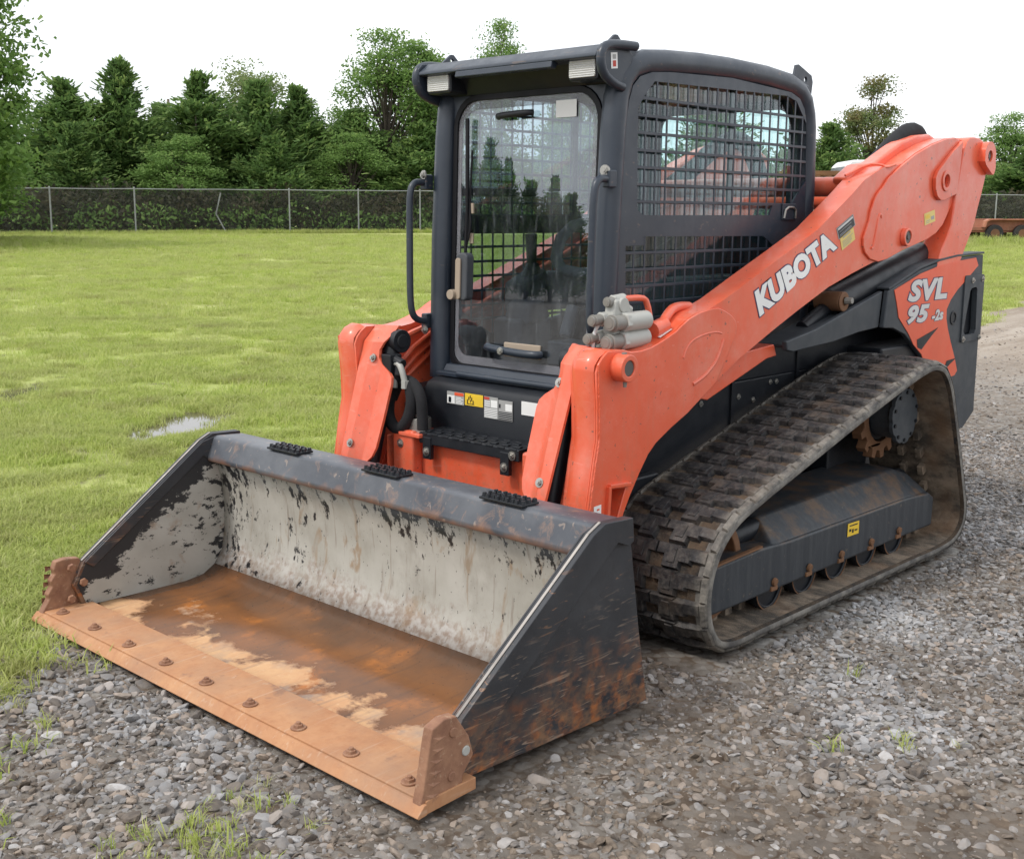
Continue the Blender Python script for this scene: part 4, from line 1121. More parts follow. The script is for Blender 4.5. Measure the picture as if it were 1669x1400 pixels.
MB().tube([(-0.30, 0.458, 1.47), (-0.305, 0.462, 1.515), (-0.385, 0.462, 1.515), (-0.39, 0.458, 1.47)], 0.005, 8, 1).build('latch_wire', 'steel', cab)
# visor over the door
V = [(0.70, 2.047), (0.80, 2.052), (0.882, 2.045), (0.926, 2.012), (0.929, 2.000), (0.90, 1.996), (0.72, 1.993)]
m = MB().prism(V, -0.44, 0.44)
m.prism([(0.890, 1.9985), (0.9285, 2.0020), (0.9345, 1.978), (0.905, 1.975)], -0.235, 0.245)
m.build('visor', 'charcoal', cab, 0.005)
MB().prism([(0.60, 2.004), (0.86, 2.004), (0.83, 1.965), (0.80, 1.925), (0.60, 1.925)], -0.44, 0.44).build('visor_underside', 'black', cab, 0.004)
# rear wall of the cab with its window
m = MB().prism([(-0.42, 0.95), (0.42, 0.95), (0.42, 2.02), (-0.42, 2.02)], -0.52, -0.505, 'yz', hole=rrect(-0.34, 0.34, 1.44, 1.93, 0.06))
m.build('rear_wall', 'charcoal', cab)
MB().box(-0.515, -0.511, -0.35, 0.35, 1.43, 1.94).build('rear_glass', 'side_glass', cab)

# door: slanted plane, seal, pane, handles, wiper
def dx(z): return 0.826 - 0.030 * (z - 0.9)
def on_door(t):
    return lambda a, b, tt: (dx(b) + t + tt, a, b)
opening = rrect(-0.350, 0.352, 0.892, 1.905, (0.05, 0.05, 0.10, 0.10), 6)
ring_out = rrect(-0.372, 0.374, 0.868, 1.928, (0.06, 0.06, 0.12, 0.12), 6)
m = MB().prism([(-0.40, 0.835), (0.40, 0.835), (0.40, 1.99), (-0.40, 1.99)], 0.0, 0.02, hole=ring_out, fn=on_door(-0.02))
m.build('door_surround', 'charcoal', cab, 0.003)
for s in (-1, 1):
    m = MB().prism([(s * 0.378, 0.85), (s * 0.412, 0.85), (s * 0.412, 1.90), (s * 0.378, 1.86)], 0.0, 0.014, fn=on_door(0.0))
    m.build('post_flange', 'charcoal', cab, 0.004)
door = MB().prism(ring_out, -0.02, 0.012, hole=opening, fn=on_door(-0.006)).build('cab_door', 'seal', loader, 0.003)
MB().prism(rrect(-0.352, 0.354, 0.890, 1.907, (0.05, 0.05, 0.10, 0.10), 6), -0.003, 0.002, fn=on_door(-0.004)).build('door_glass', 'glass', door)
MB().prism(rrect(-0.349, 0.351, 0.893, 1.904, (0.05, 0.05, 0.10, 0.10), 6), 0.0022, 0.0032, hole=rrect(-0.330, 0.330, 0.925, 1.872, (0.05, 0.05, 0.09, 0.09), 6), fn=on_door(-0.004)).build('glass_border', 'frit', door)
sill = MB().box(0.80, 0.905, -0.375, 0.375, 0.846, 0.862)
sill.cyl((0.905, -0.25, 0.862), (0.905, 0.40, 0.862), 0.012, n=10)
sill.prism([(0.80, 0.862), (0.87, 0.862), (0.85, 0.888), (0.80, 0.888)], -0.37, 0.37)
sill.build('door_sill', 'charcoal', door, 0.003)
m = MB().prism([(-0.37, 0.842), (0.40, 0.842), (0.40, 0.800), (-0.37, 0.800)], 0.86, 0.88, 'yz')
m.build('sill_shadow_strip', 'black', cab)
m = MB().tube([(dx(0.965) + 0.008, -0.155, 0.972), (dx(0.965) + 0.03, -0.14, 0.972), (dx(0.965) + 0.035, -0.03, 0.965), (dx(0.965) + 0.035, 0.06, 0.962), (dx(0.965) + 0.03, 0.115, 0.962), (dx(0.965) + 0.008, 0.125, 0.962)], 0.015, 10, 1)
m.build('door_handle', 'charcoal', door)
bolt((dx(0.965) + 0.05, -0.045, 0.966), (1, 0, 0), 0.015, 0.008, door, washer=False)
m = MB().box(dx(0.98) - 0.006, dx(0.98) + 0.004, -0.075, 0.115, 0.94, 0.995)
m.build('handle_plate', 'beige_plate', door, 0.004)
m = MB().tube([(dx(1.84) + 0.008, -0.125, 1.838), (dx(1.84) + 0.028, -0.11, 1.84), (dx(1.84) + 0.03, -0.03, 1.843), (dx(1.84) + 0.028, 0.035, 1.845), (dx(1.84) + 0.008, 0.05, 1.845)], 0.012, 10, 1)
m.build('upper_handle', 'black', door)
MB().box(dx(1.85) + 0.0022, dx(1.85) + 0.0032, 0.155, 0.252, 1.822, 1.882).build('paper_label', 'white', door)
w = MB().tube([(dx(1.83) + 0.02, -0.278, 1.835), (dx(1.5) + 0.022, -0.272, 1.50), (dx(1.26) + 0.03, -0.270, 1.26)], 0.006, 8).box(dx(1.7) + 0.010, dx(1.7) + 0.016, -0.294, -0.276, 1.38, 1.84)
w = w.build('wiper', 'seal', door, 0.001)
m = MB().prism(rrect(-0.295, -0.235, 1.145, 1.33, 0.02), 0.012, 0.055, fn=on_door(0.0))
m.build('wiper_motor', 'dark_inside', door, 0.008)
m = MB().prism(rrect(-0.290, -0.262, 1.15, 1.31, 0.012), 0.055, 0.064, fn=on_door(0.0)).cyl((dx(1.17) + 0.05, -0.300, 1.168), (dx(1.17) + 0.08, -0.300, 1.168), 0.02, n=14)
m.build('wiper_cover', 'beige_plate', door, 0.003)
for z in (1.50, 1.385):
    MB().box(dx(z) + 0.004, dx(z) + 0.012, -0.268, -0.248, z - 0.02, z + 0.02).build('hinge_plate', 'beige_plate', door, 0.002)
MB().tube([(dx(1.6) + 0.006, -0.262, 1.72), (dx(1.5) + 0.012, -0.268, 1.50), (dx(1.4) + 0.02, -0.25, 1.42), (dx(1.35) + 0.02, -0.28, 1.34), (dx(1.3) + 0.02, -0.262, 1.31)], 0.004, 8, 2).build('wiper_cable', 'seal', door)

# inside the cab
seat = MB().prism([(-0.30, 1.06), (0.22, 1.09), (0.24, 1.16), (0.18, 1.20), (-0.30, 1.16)], -0.24, 0.24)
seat.prism([(-0.20, 1.15), (-0.30, 1.42), (-0.26, 1.46), (-0.19, 1.44), (-0.08, 1.20)], -0.22, 0.22)
seat.box(-0.30, 0.18, -0.2, 0.2, 0.86, 1.06)
seat = seat.build('seat', 'dark_inside', loader, 0.03, seg=3)
for s in (-1, 1):
    m = MB().box(-0.16, 0.40, min(s * 0.26, s * 0.38), max(s * 0.26, s * 0.38), 1.08, 1.24).prism([(0.38, 1.05), (0.52, 1.08), (0.52, 1.20), (0.38, 1.26)], s * 0.25, s * 0.37)
    c = m.build('control_console', 'dark_inside', loader, 0.015)
    MB().cyl((0.42, s * 0.30, 1.22), (0.43, s * 0.30, 1.40), 0.018, 0.026, n=14).cyl((0.42, s * 0.30, 1.21), (0.42, s * 0.30, 1.28), 0.055, 0.025, n=16).build('joystick', 'black', c, 0.004)
MB().tube([(-0.10, -0.36, 1.46), (0.18, -0.34, 1.42), (0.40, -0.20, 1.26), (0.42, 0.0, 1.24), (0.40, 0.20, 1.26), (0.18, 0.34, 1.42), (-0.10, 0.36, 1.46)], 0.025, 12, 1).build('lap_bar', 'dark_inside', loader)
m = MB().box(0.40, 0.60, -0.36, -0.20, 0.86, 1.06).prism([(0.42, 1.059), (0.58, 1.03), (0.56, 1.12), (0.48, 1.15)], -0.32, -0.18)
m.box(0.35, 0.58, 0.14, 0.36, 0.86, 1.10)
m.build('foot_well', 'dark_inside', loader, 0.02)
MB().box(0.42, 0.56, -0.09, 0.08, 0.88, 0.98).tube([(0.55, 0.0, 1.0), (0.50, 0.0, 1.12)], 0.03).build('foot_pedal', 'dark_inside', loader, 0.02)
MB().box(0.35, 0.74, -0.40, -0.30, 1.55, 1.58).build('mirror_rail', 'black', cab, 0.004)

# ------------------------------------------------------------------ bucket
W = 0.985
bucket = MB()
back = [(2.11, 0.032), (1.70, 0.036), (1.62, 0.048), (1.565, 0.080), (1.53, 0.135), (1.515, 0.21), (1.512, 0.32), (1.52, 0.42), (1.545, 0.505)]
def shell(pts, t):
    out = []
    for i, (x, z) in enumerate(pts):
        a = pts[max(i - 1, 0)]
        b = pts[min(i + 1, len(pts) - 1)]
        d = Vector((b[0] - a[0], b[1] - a[1])).normalized()
        out.append((x - d[1] * t * -1 * -1, z + d[0] * t))
    return out
NX = 5
fl, bk = back[:4], back[3:]
def sheet(pts, name, mat, parent, t=0.012, dent=0.0):
    m = MB()
    ny = 24
    vs = []
    for x, z in pts:
        for j in range(ny + 1):
            y = -W + 2 * W * j / ny
            vs.append((x, y, z))
    k = len(pts)
    nn = ny + 1
    fs = [(i * nn + j, i * nn + j + 1, (i + 1) * nn + j + 1, (i + 1) * nn + j) for i in range(k - 1) for j in range(ny)]
    o = m.add(vs, fs).build(name, mat, parent, 0, 60)
    so = o.modifiers.new('plate', 'SOLIDIFY')
    so.thickness = t
    so.offset = -1
    return o
bucket = sheet(back[3:], 'bucket', 'primer', loader)
floor_o = sheet(back[:4], 'bucket_floor', 'rust_floor', bucket)
SIDE = [(1.422, 0.607), (1.552, 0.612), (1.602, 0.588), (1.75, 0.478), (2.119, 0.203), (2.165, 0.12), (2.13, 0.028), (1.31, 0.004), (1.36, 0.25)]
for s in (-1, 1):
    MB().prism(SIDE, s * W, s * 1.005).build('bucket_cheek', 'bucket_black', bucket, 0.002)
    inner = [(1.50, 0.56), (1.552, 0.606), (1.602, 0.582), (1.75, 0.472), (2.110, 0.200), (2.15, 0.12), (2.115, 0.034), (1.64, 0.034), (1.57, 0.075), (1.525, 0.14), (1.505, 0.30)]
    MB().prism(inner, s * (W - 0.003), s * (W - 0.0005)).build('cheek_lining', 'cheek', bucket)
    band = [(1.422, 0.608), (1.552, 0.6135), (1.603, 0.5895), (1.75, 0.4795), (2.121, 0.2035), (2.15, 0.15), (2.085, 0.105), (1.634, 0.440), (1.49, 0.545), (1.44, 0.525), (1.415, 0.535)]
    MB().prism(band, s * 1.0045, s * 1.022).build('cheek_band', 'bucket_black', bucket, 0.003)
    ib = [(1.54, 0.603), (1.603, 0.586), (1.75, 0.476), (2.118, 0.202), (2.086, 0.178), (1.73, 0.435), (1.60, 0.53), (1.56, 0.50), (1.53, 0.55)]
    MB().prism(ib, s * (W - 0.009), s * (W - 0.002)).build('cheek_band', 'bucket_black', bucket, 0.002)
    e = MB()
    for (x0, z0), (x1, z1) in zip([(1.552, 0.6135), (1.603, 0.5895), (1.75, 0.4795)], [(1.603, 0.5895), (1.75, 0.4795), (2.121, 0.2035)]):
        d = Vector((x1 - x0, 0, z1 - z0))
        nrm = Vector((-d.z, 0, d.x)).normalized()
        if nrm.z < 0: nrm = -nrm
        e.obox((Vector((x0, s * 1.0005, z0)) + Vector((x1, s * 1.0005, z1))) / 2 + nrm * 0.0012, d / 2, (0, 0.0045, 0), nrm * 0.0016)
    e.build('worn_edge', 'worn_edge', bucket, 0.001)
    # bolt-on side cutter with scallops, on the outside of the cheek
    if s > 0:
        C = [(2.160, 0.232), (2.200, 0.236), (2.242, 0.222), (2.25, 0.19), (2.256, 0.16), (2.262, 0.13), (2.268, 0.10), (2.275, 0.065), (2.286, 0.024), (2.20, 0.016), (2.135, 0.018), (2.138, 0.06), (2.098, 0.108), (2.115, 0.165)]
    else:
        C = [(2.125, 0.215), (2.175, 0.222), (2.215, 0.218), (2.226, 0.19), (2.221, 0.172), (2.240, 0.148), (2.234, 0.128), (2.254, 0.10), (2.249, 0.083), (2.270, 0.05), (2.286, 0.022), (2.20, 0.016), (2.11, 0.018), (2.085, 0.108)]
    ct = MB().prism(C, s * 1.006, s * 1.040).build('side_cutter', 'cutter', bucket, 0.005)
    for x, z in ((2.172, 0.192), (2.128, 0.128), (2.178, 0.075)):
        MB().cyl((x, s * 1.0395, z), (x, s * 1.0445, z), 0.0145, 0.0125, n=16).build('bolt_head', 'grey_metal' if (x, z) == (2.128, 0.128) else 'cutter', ct, 0.002)
        MB().cyl((x, s * (W - 0.016), z), (x, s * (W - 0.004), z), 0.015, 0.017, n=6).build('cutter_nut', 'cutter', ct, 0.002)
    t = MB()
    for k in range(6):                                               # cast teeth ridges near the cutting side
        z = 0.045 + k * 0.029
        x = 2.268 - (z - 0.045) * 0.17
        t.add([(x, s * 1.0395, z - 0.012), (x, s * 1.0395, z + 0.010), (x - 0.05, s * 1.0395, z), (x - 0.018, s * 1.0462, z)], [(0, 1, 3), (1, 2, 3), (2, 0, 3)])
    t.build('cutter_ridge', 'cutter', ct, 0, 20)
# blade with bevelled lip
m = MB().prism([(2.095, 0.012), (2.095, 0.0455), (2.262, 0.0425), (2.27, 0.041), (2.27, 0.006)], -1.045, 1.045)
blade = m.build('cutting_edge', 'blade', bucket, 0.0025)
MB().prism([(2.2705, 0.008), (2.2705, 0.0365), (2.280, 0.036), (2.305, 0.010), (2.300, 0.005)], -1.05, 1.05).build('edge_lip', 'blade', blade, 0.002)
for k in range(9):
    y = -0.941 + 0.941 * k / 4
    p = Vector((2.232, y, 0.0428))
    m = MB().cyl(p, p + Vector((0, 0, 0.005)), 0.023, n=14).cyl(p + Vector((0, 0, 0.004)), p + Vector((0, 0, 0.013)), 0.0155, 0.0140, n=6).cyl(p + Vector((0, 0, 0.012)), p + Vector((0, 0, 0.020)), 0.0085, 0.0070, n=10)
    m.build('blade_bolt', 'cutter', blade, 0.0015)
# top bar
m = MB().prism([(1.415, 0.598), (1.535, 0.604), (1.552, 0.597), (1.583, 0.520), (1.580, 0.505), (1.565, 0.500), (1.43, 0.500)], -W + 0.001, W - 0.001)
m.build('top_bar', 'bar', bucket, 0.007, seg=3)
MB().prism([(1.35, 0.42), (1.50, 0.46), (1.50, 0.10), (1.36, 0.10)], -0.90, 0.90).build('back_box', 'bucket_black', bucket, 0.01)
for y in (-0.514, 0.039, 0.613):
    p = MB().box(1.482, 1.560, y - 0.092, y + 0.092, 0.6045, 0.612)
    p = p.build('step_pad', 'black', bucket, 0.002)
    t = MB()
    for i in range(9):
        for j in range(3):
            yy, xx = y - 0.082 + i * 0.0205, 1.492 + j * 0.026 + (0.006 if i % 2 else 0)
            t.cyl((xx, yy, 0.611), (xx, yy, 0.623), 0.0088, 0.0066, n=8)
    tag(t.build('pad_grip', 'black', p), kind='stuff')

# ================================================================== the setting
CX, CY = 4.1186, 3.0664
DX, DY = -0.72866, -0.68487
def vnoise(x, y, seed=0):
    """smooth value noise on arrays"""
    xi, yi = np.floor(x).astype(int), np.floor(y).astype(int)
    xf, yf = x - xi, y - yi
    def h(a, b):
        n = (a * 374761393 + b * 668265263 + seed * 982451653) & 0x7fffffff
        n = (n ^ (n >> 13)) * 1274126177 & 0x7fffffff
        return ((n ^ (n >> 16)) & 0xffff) / 65535.0
    u, v = xf * xf * (3 - 2 * xf), yf * yf * (3 - 2 * yf)
    return (h(xi, yi) * (1 - u) + h(xi + 1, yi) * u) * (1 - v) + (h(xi, yi + 1) * (1 - u) + h(xi + 1, yi + 1) * u) * v
def fbm(x, y, seed=0, o=4):
    r, a = 0, 0.5
    for i in range(o):
        r = r + a * vnoise(x * 2**i, y * 2**i, seed + i * 17)
        a *= 0.5
    return r / (1 - 0.5**o)
def sstep(a, b, x):
    t = np.clip((x - a) / (b - a), 0, 1)
    return t * t * (3 - 2 * t)
PUDDLES = [(-0.36, -4.33, 0.62, 0.20, 0.55), (-0.05, -6.5, 0.5, 0.10, 0.7), (0.10, -3.55, 0.20, 0.07, 0.3)]
def gravel_mask(x, y):
    """1 on the gravel drive, 0 on the lawn"""
    yb = np.where(x < 2.2, -0.95 + 0.19 * (x - 2.35), -0.98 + 1.30 * (x - 2.2))
    yb = np.where(x < -2.0, -0.95 + 0.19 * (x - 2.35) + 0.2 * sstep(-2, -8, x), yb)
    d = np.where(x > 3.7, np.maximum(y - yb, (x - 3.9) * 1.2), y - yb)        # gravel added out of view ahead, to darken the door glass reflection
    far = np.clip((-x - 2) / 8, 0, 1)
    n = (fbm(x * 1.1, y * 1.1, 5) - 0.5) * (0.75 + far) + (fbm(x * 4, y * 4, 9) - 0.5) * 0.5
    w = 0.22 + 0.45 * sstep(1.2, 2.4, x)
    return sstep(-w, w, d + n)
def ground_z(x, y, bumps=True):
    x, y = np.asarray(x, float), np.asarray(y, float)
    s = (x - CX) * DX + (y - CY) * DY
    t = np.clip(s - 8, 0, 52)
    z = 0.0175 * t * t / (t + 6)
    if bumps:
        g = gravel_mask(x, y)
        z = z + (1 - g) * ((fbm(x * 0.7, y * 0.7, 21) - 0.5) * 0.045 + (fbm(x * 3, y * 3, 22) - 0.5) * 0.03) * sstep(0.0, 1.5, np.abs(y) - 0.9)
        z = z + g * (fbm(x * 2.2, y * 2.2, 23) - 0.55) * 0.022 - 0.012
        near = sstep(-3.2, -1.6, x) * sstep(-2.2, -1.2, y) * (1 - sstep(2.4, 3.6, x))
        z = np.where(near > 0, z * (1 - near) + near * np.minimum(z, -0.004), z)
        for px, py, a, b, rot in PUDDLES:
            c, sn = math.cos(rot), math.sin(rot)
            u, v = ((x - px) * c + (y - py) * sn) / a, (-(x - px) * sn + (y - py) * c) / b
            q = 1 - sstep(0.6, 1.9, np.sqrt(u * u + v * v) + (fbm(x * 5, y * 5, 31) - 0.5) * 1.6)
            base = 0.0175 * max(0, (px - CX) * DX + (py - CY) * DY - 8) ** 2 / (max(0, (px - CX) * DX + (py - CY) * DY - 8) + 6)
            z = z * (1 - q) + (base - 0.035) * q
    return z
def puddle_level(px, py):
    t = max(0, (px - CX) * DX + (py - CY) * DY - 8)
    return 0.0175 * t * t / (t + 6) - 0.016
def puddle_mask(x, y, grow=1.0):
    m = np.zeros_like(x)
    for px, py, a, b, rot in PUDDLES:
        c, sn = math.cos(rot), math.sin(rot)
        u, v = ((x - px) * c + (y - py) * sn) / (a * grow), (-(x - px) * sn + (y - py) * c) / (b * grow)
        m = np.maximum(m, 1 - sstep(0.7, 1.3, np.sqrt(u * u + v * v) + (fbm(x * 5, y * 5, 31) - 0.5) * 1.6))
    return m

# how much brown mud has swallowed the stone: read off from the place, patch by patch (x, y, amount)
MUD = [(2.71, 0.20, 0.50), (2.39, 0.13, 0.12), (2.40, 0.72, 0.40), (2.29, 1.19, 0.85), (1.28, 1.09, 0.80), (1.27, 1.41, 0.75), (0.72, 1.30, 0.0), (0.09, 1.09, 0.10), (0.94, 1.62, 0.0), (1.54, 1.66, 0.85),
       (1.57, 1.93, 1.15), (1.36, 2.07, 1.2), (0.73, 1.85, 0.60), (-1.18, 0.90, 0.15), (-0.31, 1.49, 0.35), (-4.3, -0.06, 0.5), (0.85, 1.10, 0.65), (1.84, 1.30, 0.65), (1.26, 1.69, 0.15), (0.3, 1.75, 0.3), (-3.0, 1.4, 0.35), (-10, -2, 1.0), (2.0, -1.0, 0.4)]
def mud_amount(x, y):
    x, y = np.asarray(x, float), np.asarray(y, float)
    w, a = 1e-6, 0.0
    for px, py, m in MUD:
        k = 1 / (((x - px) ** 2 + (y - py) ** 2) ** 1.5 + 0.004)
        w = w + k
        a = a + k * m
    return np.clip(a / w + 0.10 + (fbm(x * 2.3, y * 2.3, 88) - 0.5) * 0.7 + (fbm(x * 9, y * 9, 89) - 0.5) * 0.35, 0, 1)

# ground: one sheet, fine near the machine and coarse towards the horizon
def axis_lines(lo, hi, fine):
    a = list(np.arange(lo, hi + 1e-6, fine))
    st, p = fine, hi
    while p < 260:
        st = min(st * 1.16, 16); p += st; a.append(p)
    st, p = fine, lo
    while p > -330:
        st = min(st * 1.09, 16); p -= st; a.insert(0, p)
    return np.array(a)
gx, gy = axis_lines(-6.0, 3.6, 0.055), axis_lines(-8.0, 3.2, 0.055)
X, Y = np.meshgrid(gx, gy, indexing='ij')
Z = ground_z(X, Y)
nx, ny = X.shape
me = bpy.data.meshes.new('ground')
me.vertices.add(nx * ny)
me.vertices.foreach_set('co', np.stack([X, Y, Z], -1).astype(np.float32).ravel())
ii, jj = np.meshgrid(np.arange(nx - 1), np.arange(ny - 1), indexing='ij')
q = (ii * ny + jj).ravel()
faces = np.stack([q, q + ny, q + ny + 1, q + 1], 1).astype(np.int32)
me.loops.add(faces.size)
me.loops.foreach_set('vertex_index', faces.ravel())
me.polygons.add(len(faces))
me.polygons.foreach_set('loop_start', np.arange(0, faces.size, 4, dtype=np.int32))
me.polygons.foreach_set('use_smooth', np.ones(len(faces), bool))
me.update(calc_edges=True)
at = me.attributes.new('gravel', 'FLOAT', 'POINT')
at.data.foreach_set('value', gravel_mask(X, Y).astype(np.float32).ravel())
at = me.attributes.new('wet', 'FLOAT', 'POINT')
at.data.foreach_set('value', puddle_mask(X, Y, 1.5).astype(np.float32).ravel())
at = me.attributes.new('mud', 'FLOAT', 'POINT')
at.data.foreach_set('value', mud_amount(X, Y).astype(np.float32).ravel())
ground = bpy.data.objects.new('ground', me)
COL.objects.link(ground)
tag(ground, kind='structure')

def ground_mat():
    n = NT('lawn_and_gravel')
    g = n.attr('gravel').outputs['Fac']
    wet = n.attr('wet').outputs['Fac']
    # lawn
    c = n.mix(n.rng(n.noise(0.35, 5), 0.35, 0.68), (0.34, 0.39, 0.115), (0.43, 0.45, 0.165))
    c = n.mix(n.rng(n.noise(1.3, 6, 0.6), 0.45, 0.7, 0, 0.7), c, (0.29, 0.36, 0.085))
    c = n.mix(n.rng(n.noise(14, 6, 0.7), 0.45, 0.70, 0, 0.6), c, (0.29, 0.31, 0.13))
    c = n.mix(n.rng(n.noise(0.55, 7, 0.65, n.pos((1, 1, 1)), 0.6), 0.54, 0.66, 0, 0.6), c, (0.26, 0.24, 0.12))
    bare = n.math('MULTIPLY', n.rng(n.noise(2.6, 7, 0.65), 0.57, 0.66), 0.75)
    c = n.mix(bare, c, (0.13, 0.105, 0.070))
    # drive: crushed stone pressed into brown dirt
    v = n.node("ShaderNodeTexVoronoi", {"Vector": n.pos(), "Scale": 24.0, "Randomness": 1.0})
    v2 = n.node("ShaderNodeTexVoronoi", {"Vector": n.pos(), "Scale": 52.0})
    st = n.mix(n.node("ShaderNodeSeparateColor", {0: v.outputs["Color"]}).outputs[0], (0.17, 0.157, 0.14), (0.38, 0.37, 0.35))
    st2 = n.mix(n.node("ShaderNodeSeparateColor", {0: v2.outputs["Color"]}).outputs[1], (0.13, 0.112, 0.092), (0.28, 0.26, 0.235))
    st = n.mix(n.rng(n.noise(7, 4), 0.45, 0.6), st, st2)
    gap = n.rng(v.outputs["Distance"], 0.45, 0.75)
    dirt = n.mix(n.rng(n.noise(6, 7, 0.65), 0.35, 0.7), (0.052, 0.037, 0.027), (0.150, 0.113, 0.083))
    mud = n.attr('mud').outputs['Fac']
    far = n.rng(n.axis(0), -3.5, -9.0)
    dirt = n.mix(far, dirt, n.mix(n.rng(n.noise(1.6, 7, 0.65, n.pos((0.25, 1.6, 1))), 0.4, 0.65), (0.27, 0.215, 0.165), (0.42, 0.36, 0.30)))
    cover = n.math('MAXIMUM', gap, n.math('MAXIMUM', n.math('MULTIPLY', mud, 0.72), n.math('MULTIPLY', far, 0.85)))
    d = n.mix(cover, st, dirt)
    col = n.mix(n.rng(n.math('ADD', g, n.rng(n.noise(9, 7, 0.7), 0.3, 0.7, -0.35, 0.35)), 0.4, 0.6), c, d)
    col = n.mix(n.math('MULTIPLY', wet, 0.9), col, (0.085, 0.07, 0.05))
    n.set(Base_Color=col, Roughness=0.9)
    n.b.inputs["Specular IOR Level"].default_value = 0.25
    h = n.math('ADD', n.math('MULTIPLY', n.math('SUBTRACT', 1.0, v.outputs["Distance"]), g), n.math('MULTIPLY', n.noise(30, 7, 0.75), 0.8))
    n.bump(h, 0.55, 0.03)
    return n.m
me.materials.append(ground_mat())

def water_mat():
    n = NT('rain_puddle_water')
    n.set(Base_Color=(0.10, 0.085, 0.06), Roughness=0.04)
    n.b.inputs["Specular IOR Level"].default_value = 0.6
    n.b.inputs["IOR"].default_value = 1.45
    n.bump(n.noise(9, 2), 0.05, 0.004)
    return n.m
wm = water_mat()
for px, py, a, b, rot in PUDDLES:
    z = puddle_level(px, py)
    n = 60
    vs = [(px, py, z)]
    for i in range(n):
        t = 2 * math.pi * i / n
        u, v = 1.55 * a * math.cos(t), 1.55 * b * math.sin(t)
        vs.append((px + u * math.cos(rot) - v * math.sin(rot), py + u * math.sin(rot) + v * math.cos(rot), z))
    tag(MB().add(vs, [(0, 1 + i, 1 + (i + 1) % n) for i in range(n)]).build('puddle_water', wm), kind='structure')

# ------------------------------------------------------------------ scattering of stones and grass
def scatter(name, pts, rot, scl, variants, vid, mud=None):
    """one object whose nodes place the variants on its points"""
    me = bpy.data.meshes.new(name)
    me.vertices.add(len(pts))
    me.vertices.foreach_set('co', np.asarray(pts, np.float32).ravel())
    a = me.attributes.new('turn', 'FLOAT_VECTOR', 'POINT'); a.data.foreach_set('vector', np.asarray(rot, np.float32).ravel())
    a = me.attributes.new('size', 'FLOAT', 'POINT'); a.data.foreach_set('value', np.asarray(scl, np.float32))
    a = me.attributes.new('form', 'INT', 'POINT'); a.data.foreach_set('value', np.asarray(vid, np.int32))
    if mud is not None:
        a = me.attributes.new('mud', 'FLOAT', 'POINT'); a.data.foreach_set('value', np.asarray(mud, np.float32))
    o = bpy.data.objects.new(name, me)
    COL.objects.link(o)
    ng = bpy.data.node_groups.new(name + '_scatter', 'GeometryNodeTree')
    ng.interface.new_socket('Geometry', in_out='INPUT', socket_type='NodeSocketGeometry')
    ng.interface.new_socket('Geometry', in_out='OUTPUT', socket_type='NodeSocketGeometry')
    gi, go = ng.nodes.new('NodeGroupInput'), ng.nodes.new('NodeGroupOutput')
    def attr(nm, ty):
        x = ng.nodes.new('GeometryNodeInputNamedAttribute')
        x.data_type = ty
        x.inputs[0].default_value = nm
        return x.outputs[0]
    join = ng.nodes.new('GeometryNodeJoinGeometry')
    form, turn, size = attr('form', 'INT'), attr('turn', 'FLOAT_VECTOR'), attr('size', 'FLOAT')
    for k, v in enumerate(variants):
        oi = ng.nodes.new('GeometryNodeObjectInfo')
        oi.inputs[0].default_value = v
        oi.inputs['As Instance'].default_value = True
        cmp_ = ng.nodes.new('FunctionNodeCompare')
        cmp_.data_type = 'INT'
        cmp_.operation = 'EQUAL'
        ng.links.new(form, cmp_.inputs[2])
        cmp_.inputs[3].default_value = k
        ip = ng.nodes.new('GeometryNodeInstanceOnPoints')
        ng.links.new(gi.outputs[0], ip.inputs['Points'])
        ng.links.new(cmp_.outputs[0], ip.inputs['Selection'])
        ng.links.new(oi.outputs['Geometry'], ip.inputs['Instance'])
        ng.links.new(turn, ip.inputs['Rotation'])
        ng.links.new(size, ip.inputs['Scale'])
        ng.links.new(ip.outputs[0], join.inputs[0])
    ng.links.new(join.outputs[0], go.inputs[0])
    md = o.modifiers.new('scatter', 'NODES')
    md.node_group = ng
    return tag(o, kind='stuff')
def loose(name, m, mat, angle=30):
    """a mesh object that only serves as a source for scattering, never linked to the scene"""
    o = m.build(name, mat, None, 0, angle)
    COL.objects.unlink(o)
    return o

def stone_mat():
    n = NT('crushed_limestone')
    r = n.rand()
    c = n.node("ShaderNodeValToRGB", {0: r})
    el = c.color_ramp.elements
    el[0].position, el[0].color = 0.0, (0.070, 0.070, 0.074, 1)
    el[1].position, el[1].color = 1.0, (0.48, 0.485, 0.495, 1)
    for p, k in ((0.25, (0.135, 0.122, 0.110, 1)), (0.5, (0.20, 0.205, 0.215, 1)), (0.75, (0.33, 0.33, 0.335, 1)), (0.93, (0.29, 0.225, 0.175, 1))):
        e = el.new(p); e.color = k
    col = n.mix(n.rng(n.noise(55, 5, 0.7), 0.45, 0.7, 0, 0.45), c.outputs[0], (0.19, 0.15, 0.115))
    # drier and paler out on the open drive, muddier beside the bucket
    at = n.node("ShaderNodeAttribute", attribute_name='mud', attribute_type='INSTANCER').outputs['Fac']
    col = n.mix(n.rng(at, 0.30, 0.0, 0, 0.45), col, (0.54, 0.54, 0.55))
    mud = n.math('MULTIPLY', n.rng(at, 0.12, 0.75), n.rng(r, 0.0, 0.85, 1.0, 0.42))
    col = n.mix(n.math('MULTIPLY', mud, 0.88), col, n.mix(n.rng(n.noise(40, 4), 0.4, 0.6), (0.085, 0.061, 0.042), (0.20, 0.155, 0.115)))
    n.set(Base_Color=col, Roughness=0.72)
    n.b.inputs["Specular IOR Level"].default_value = 0.3
    n.bump(n.noise(120, 4), 0.25, 0.004)
    return n.m
sm = stone_mat()
stones = []
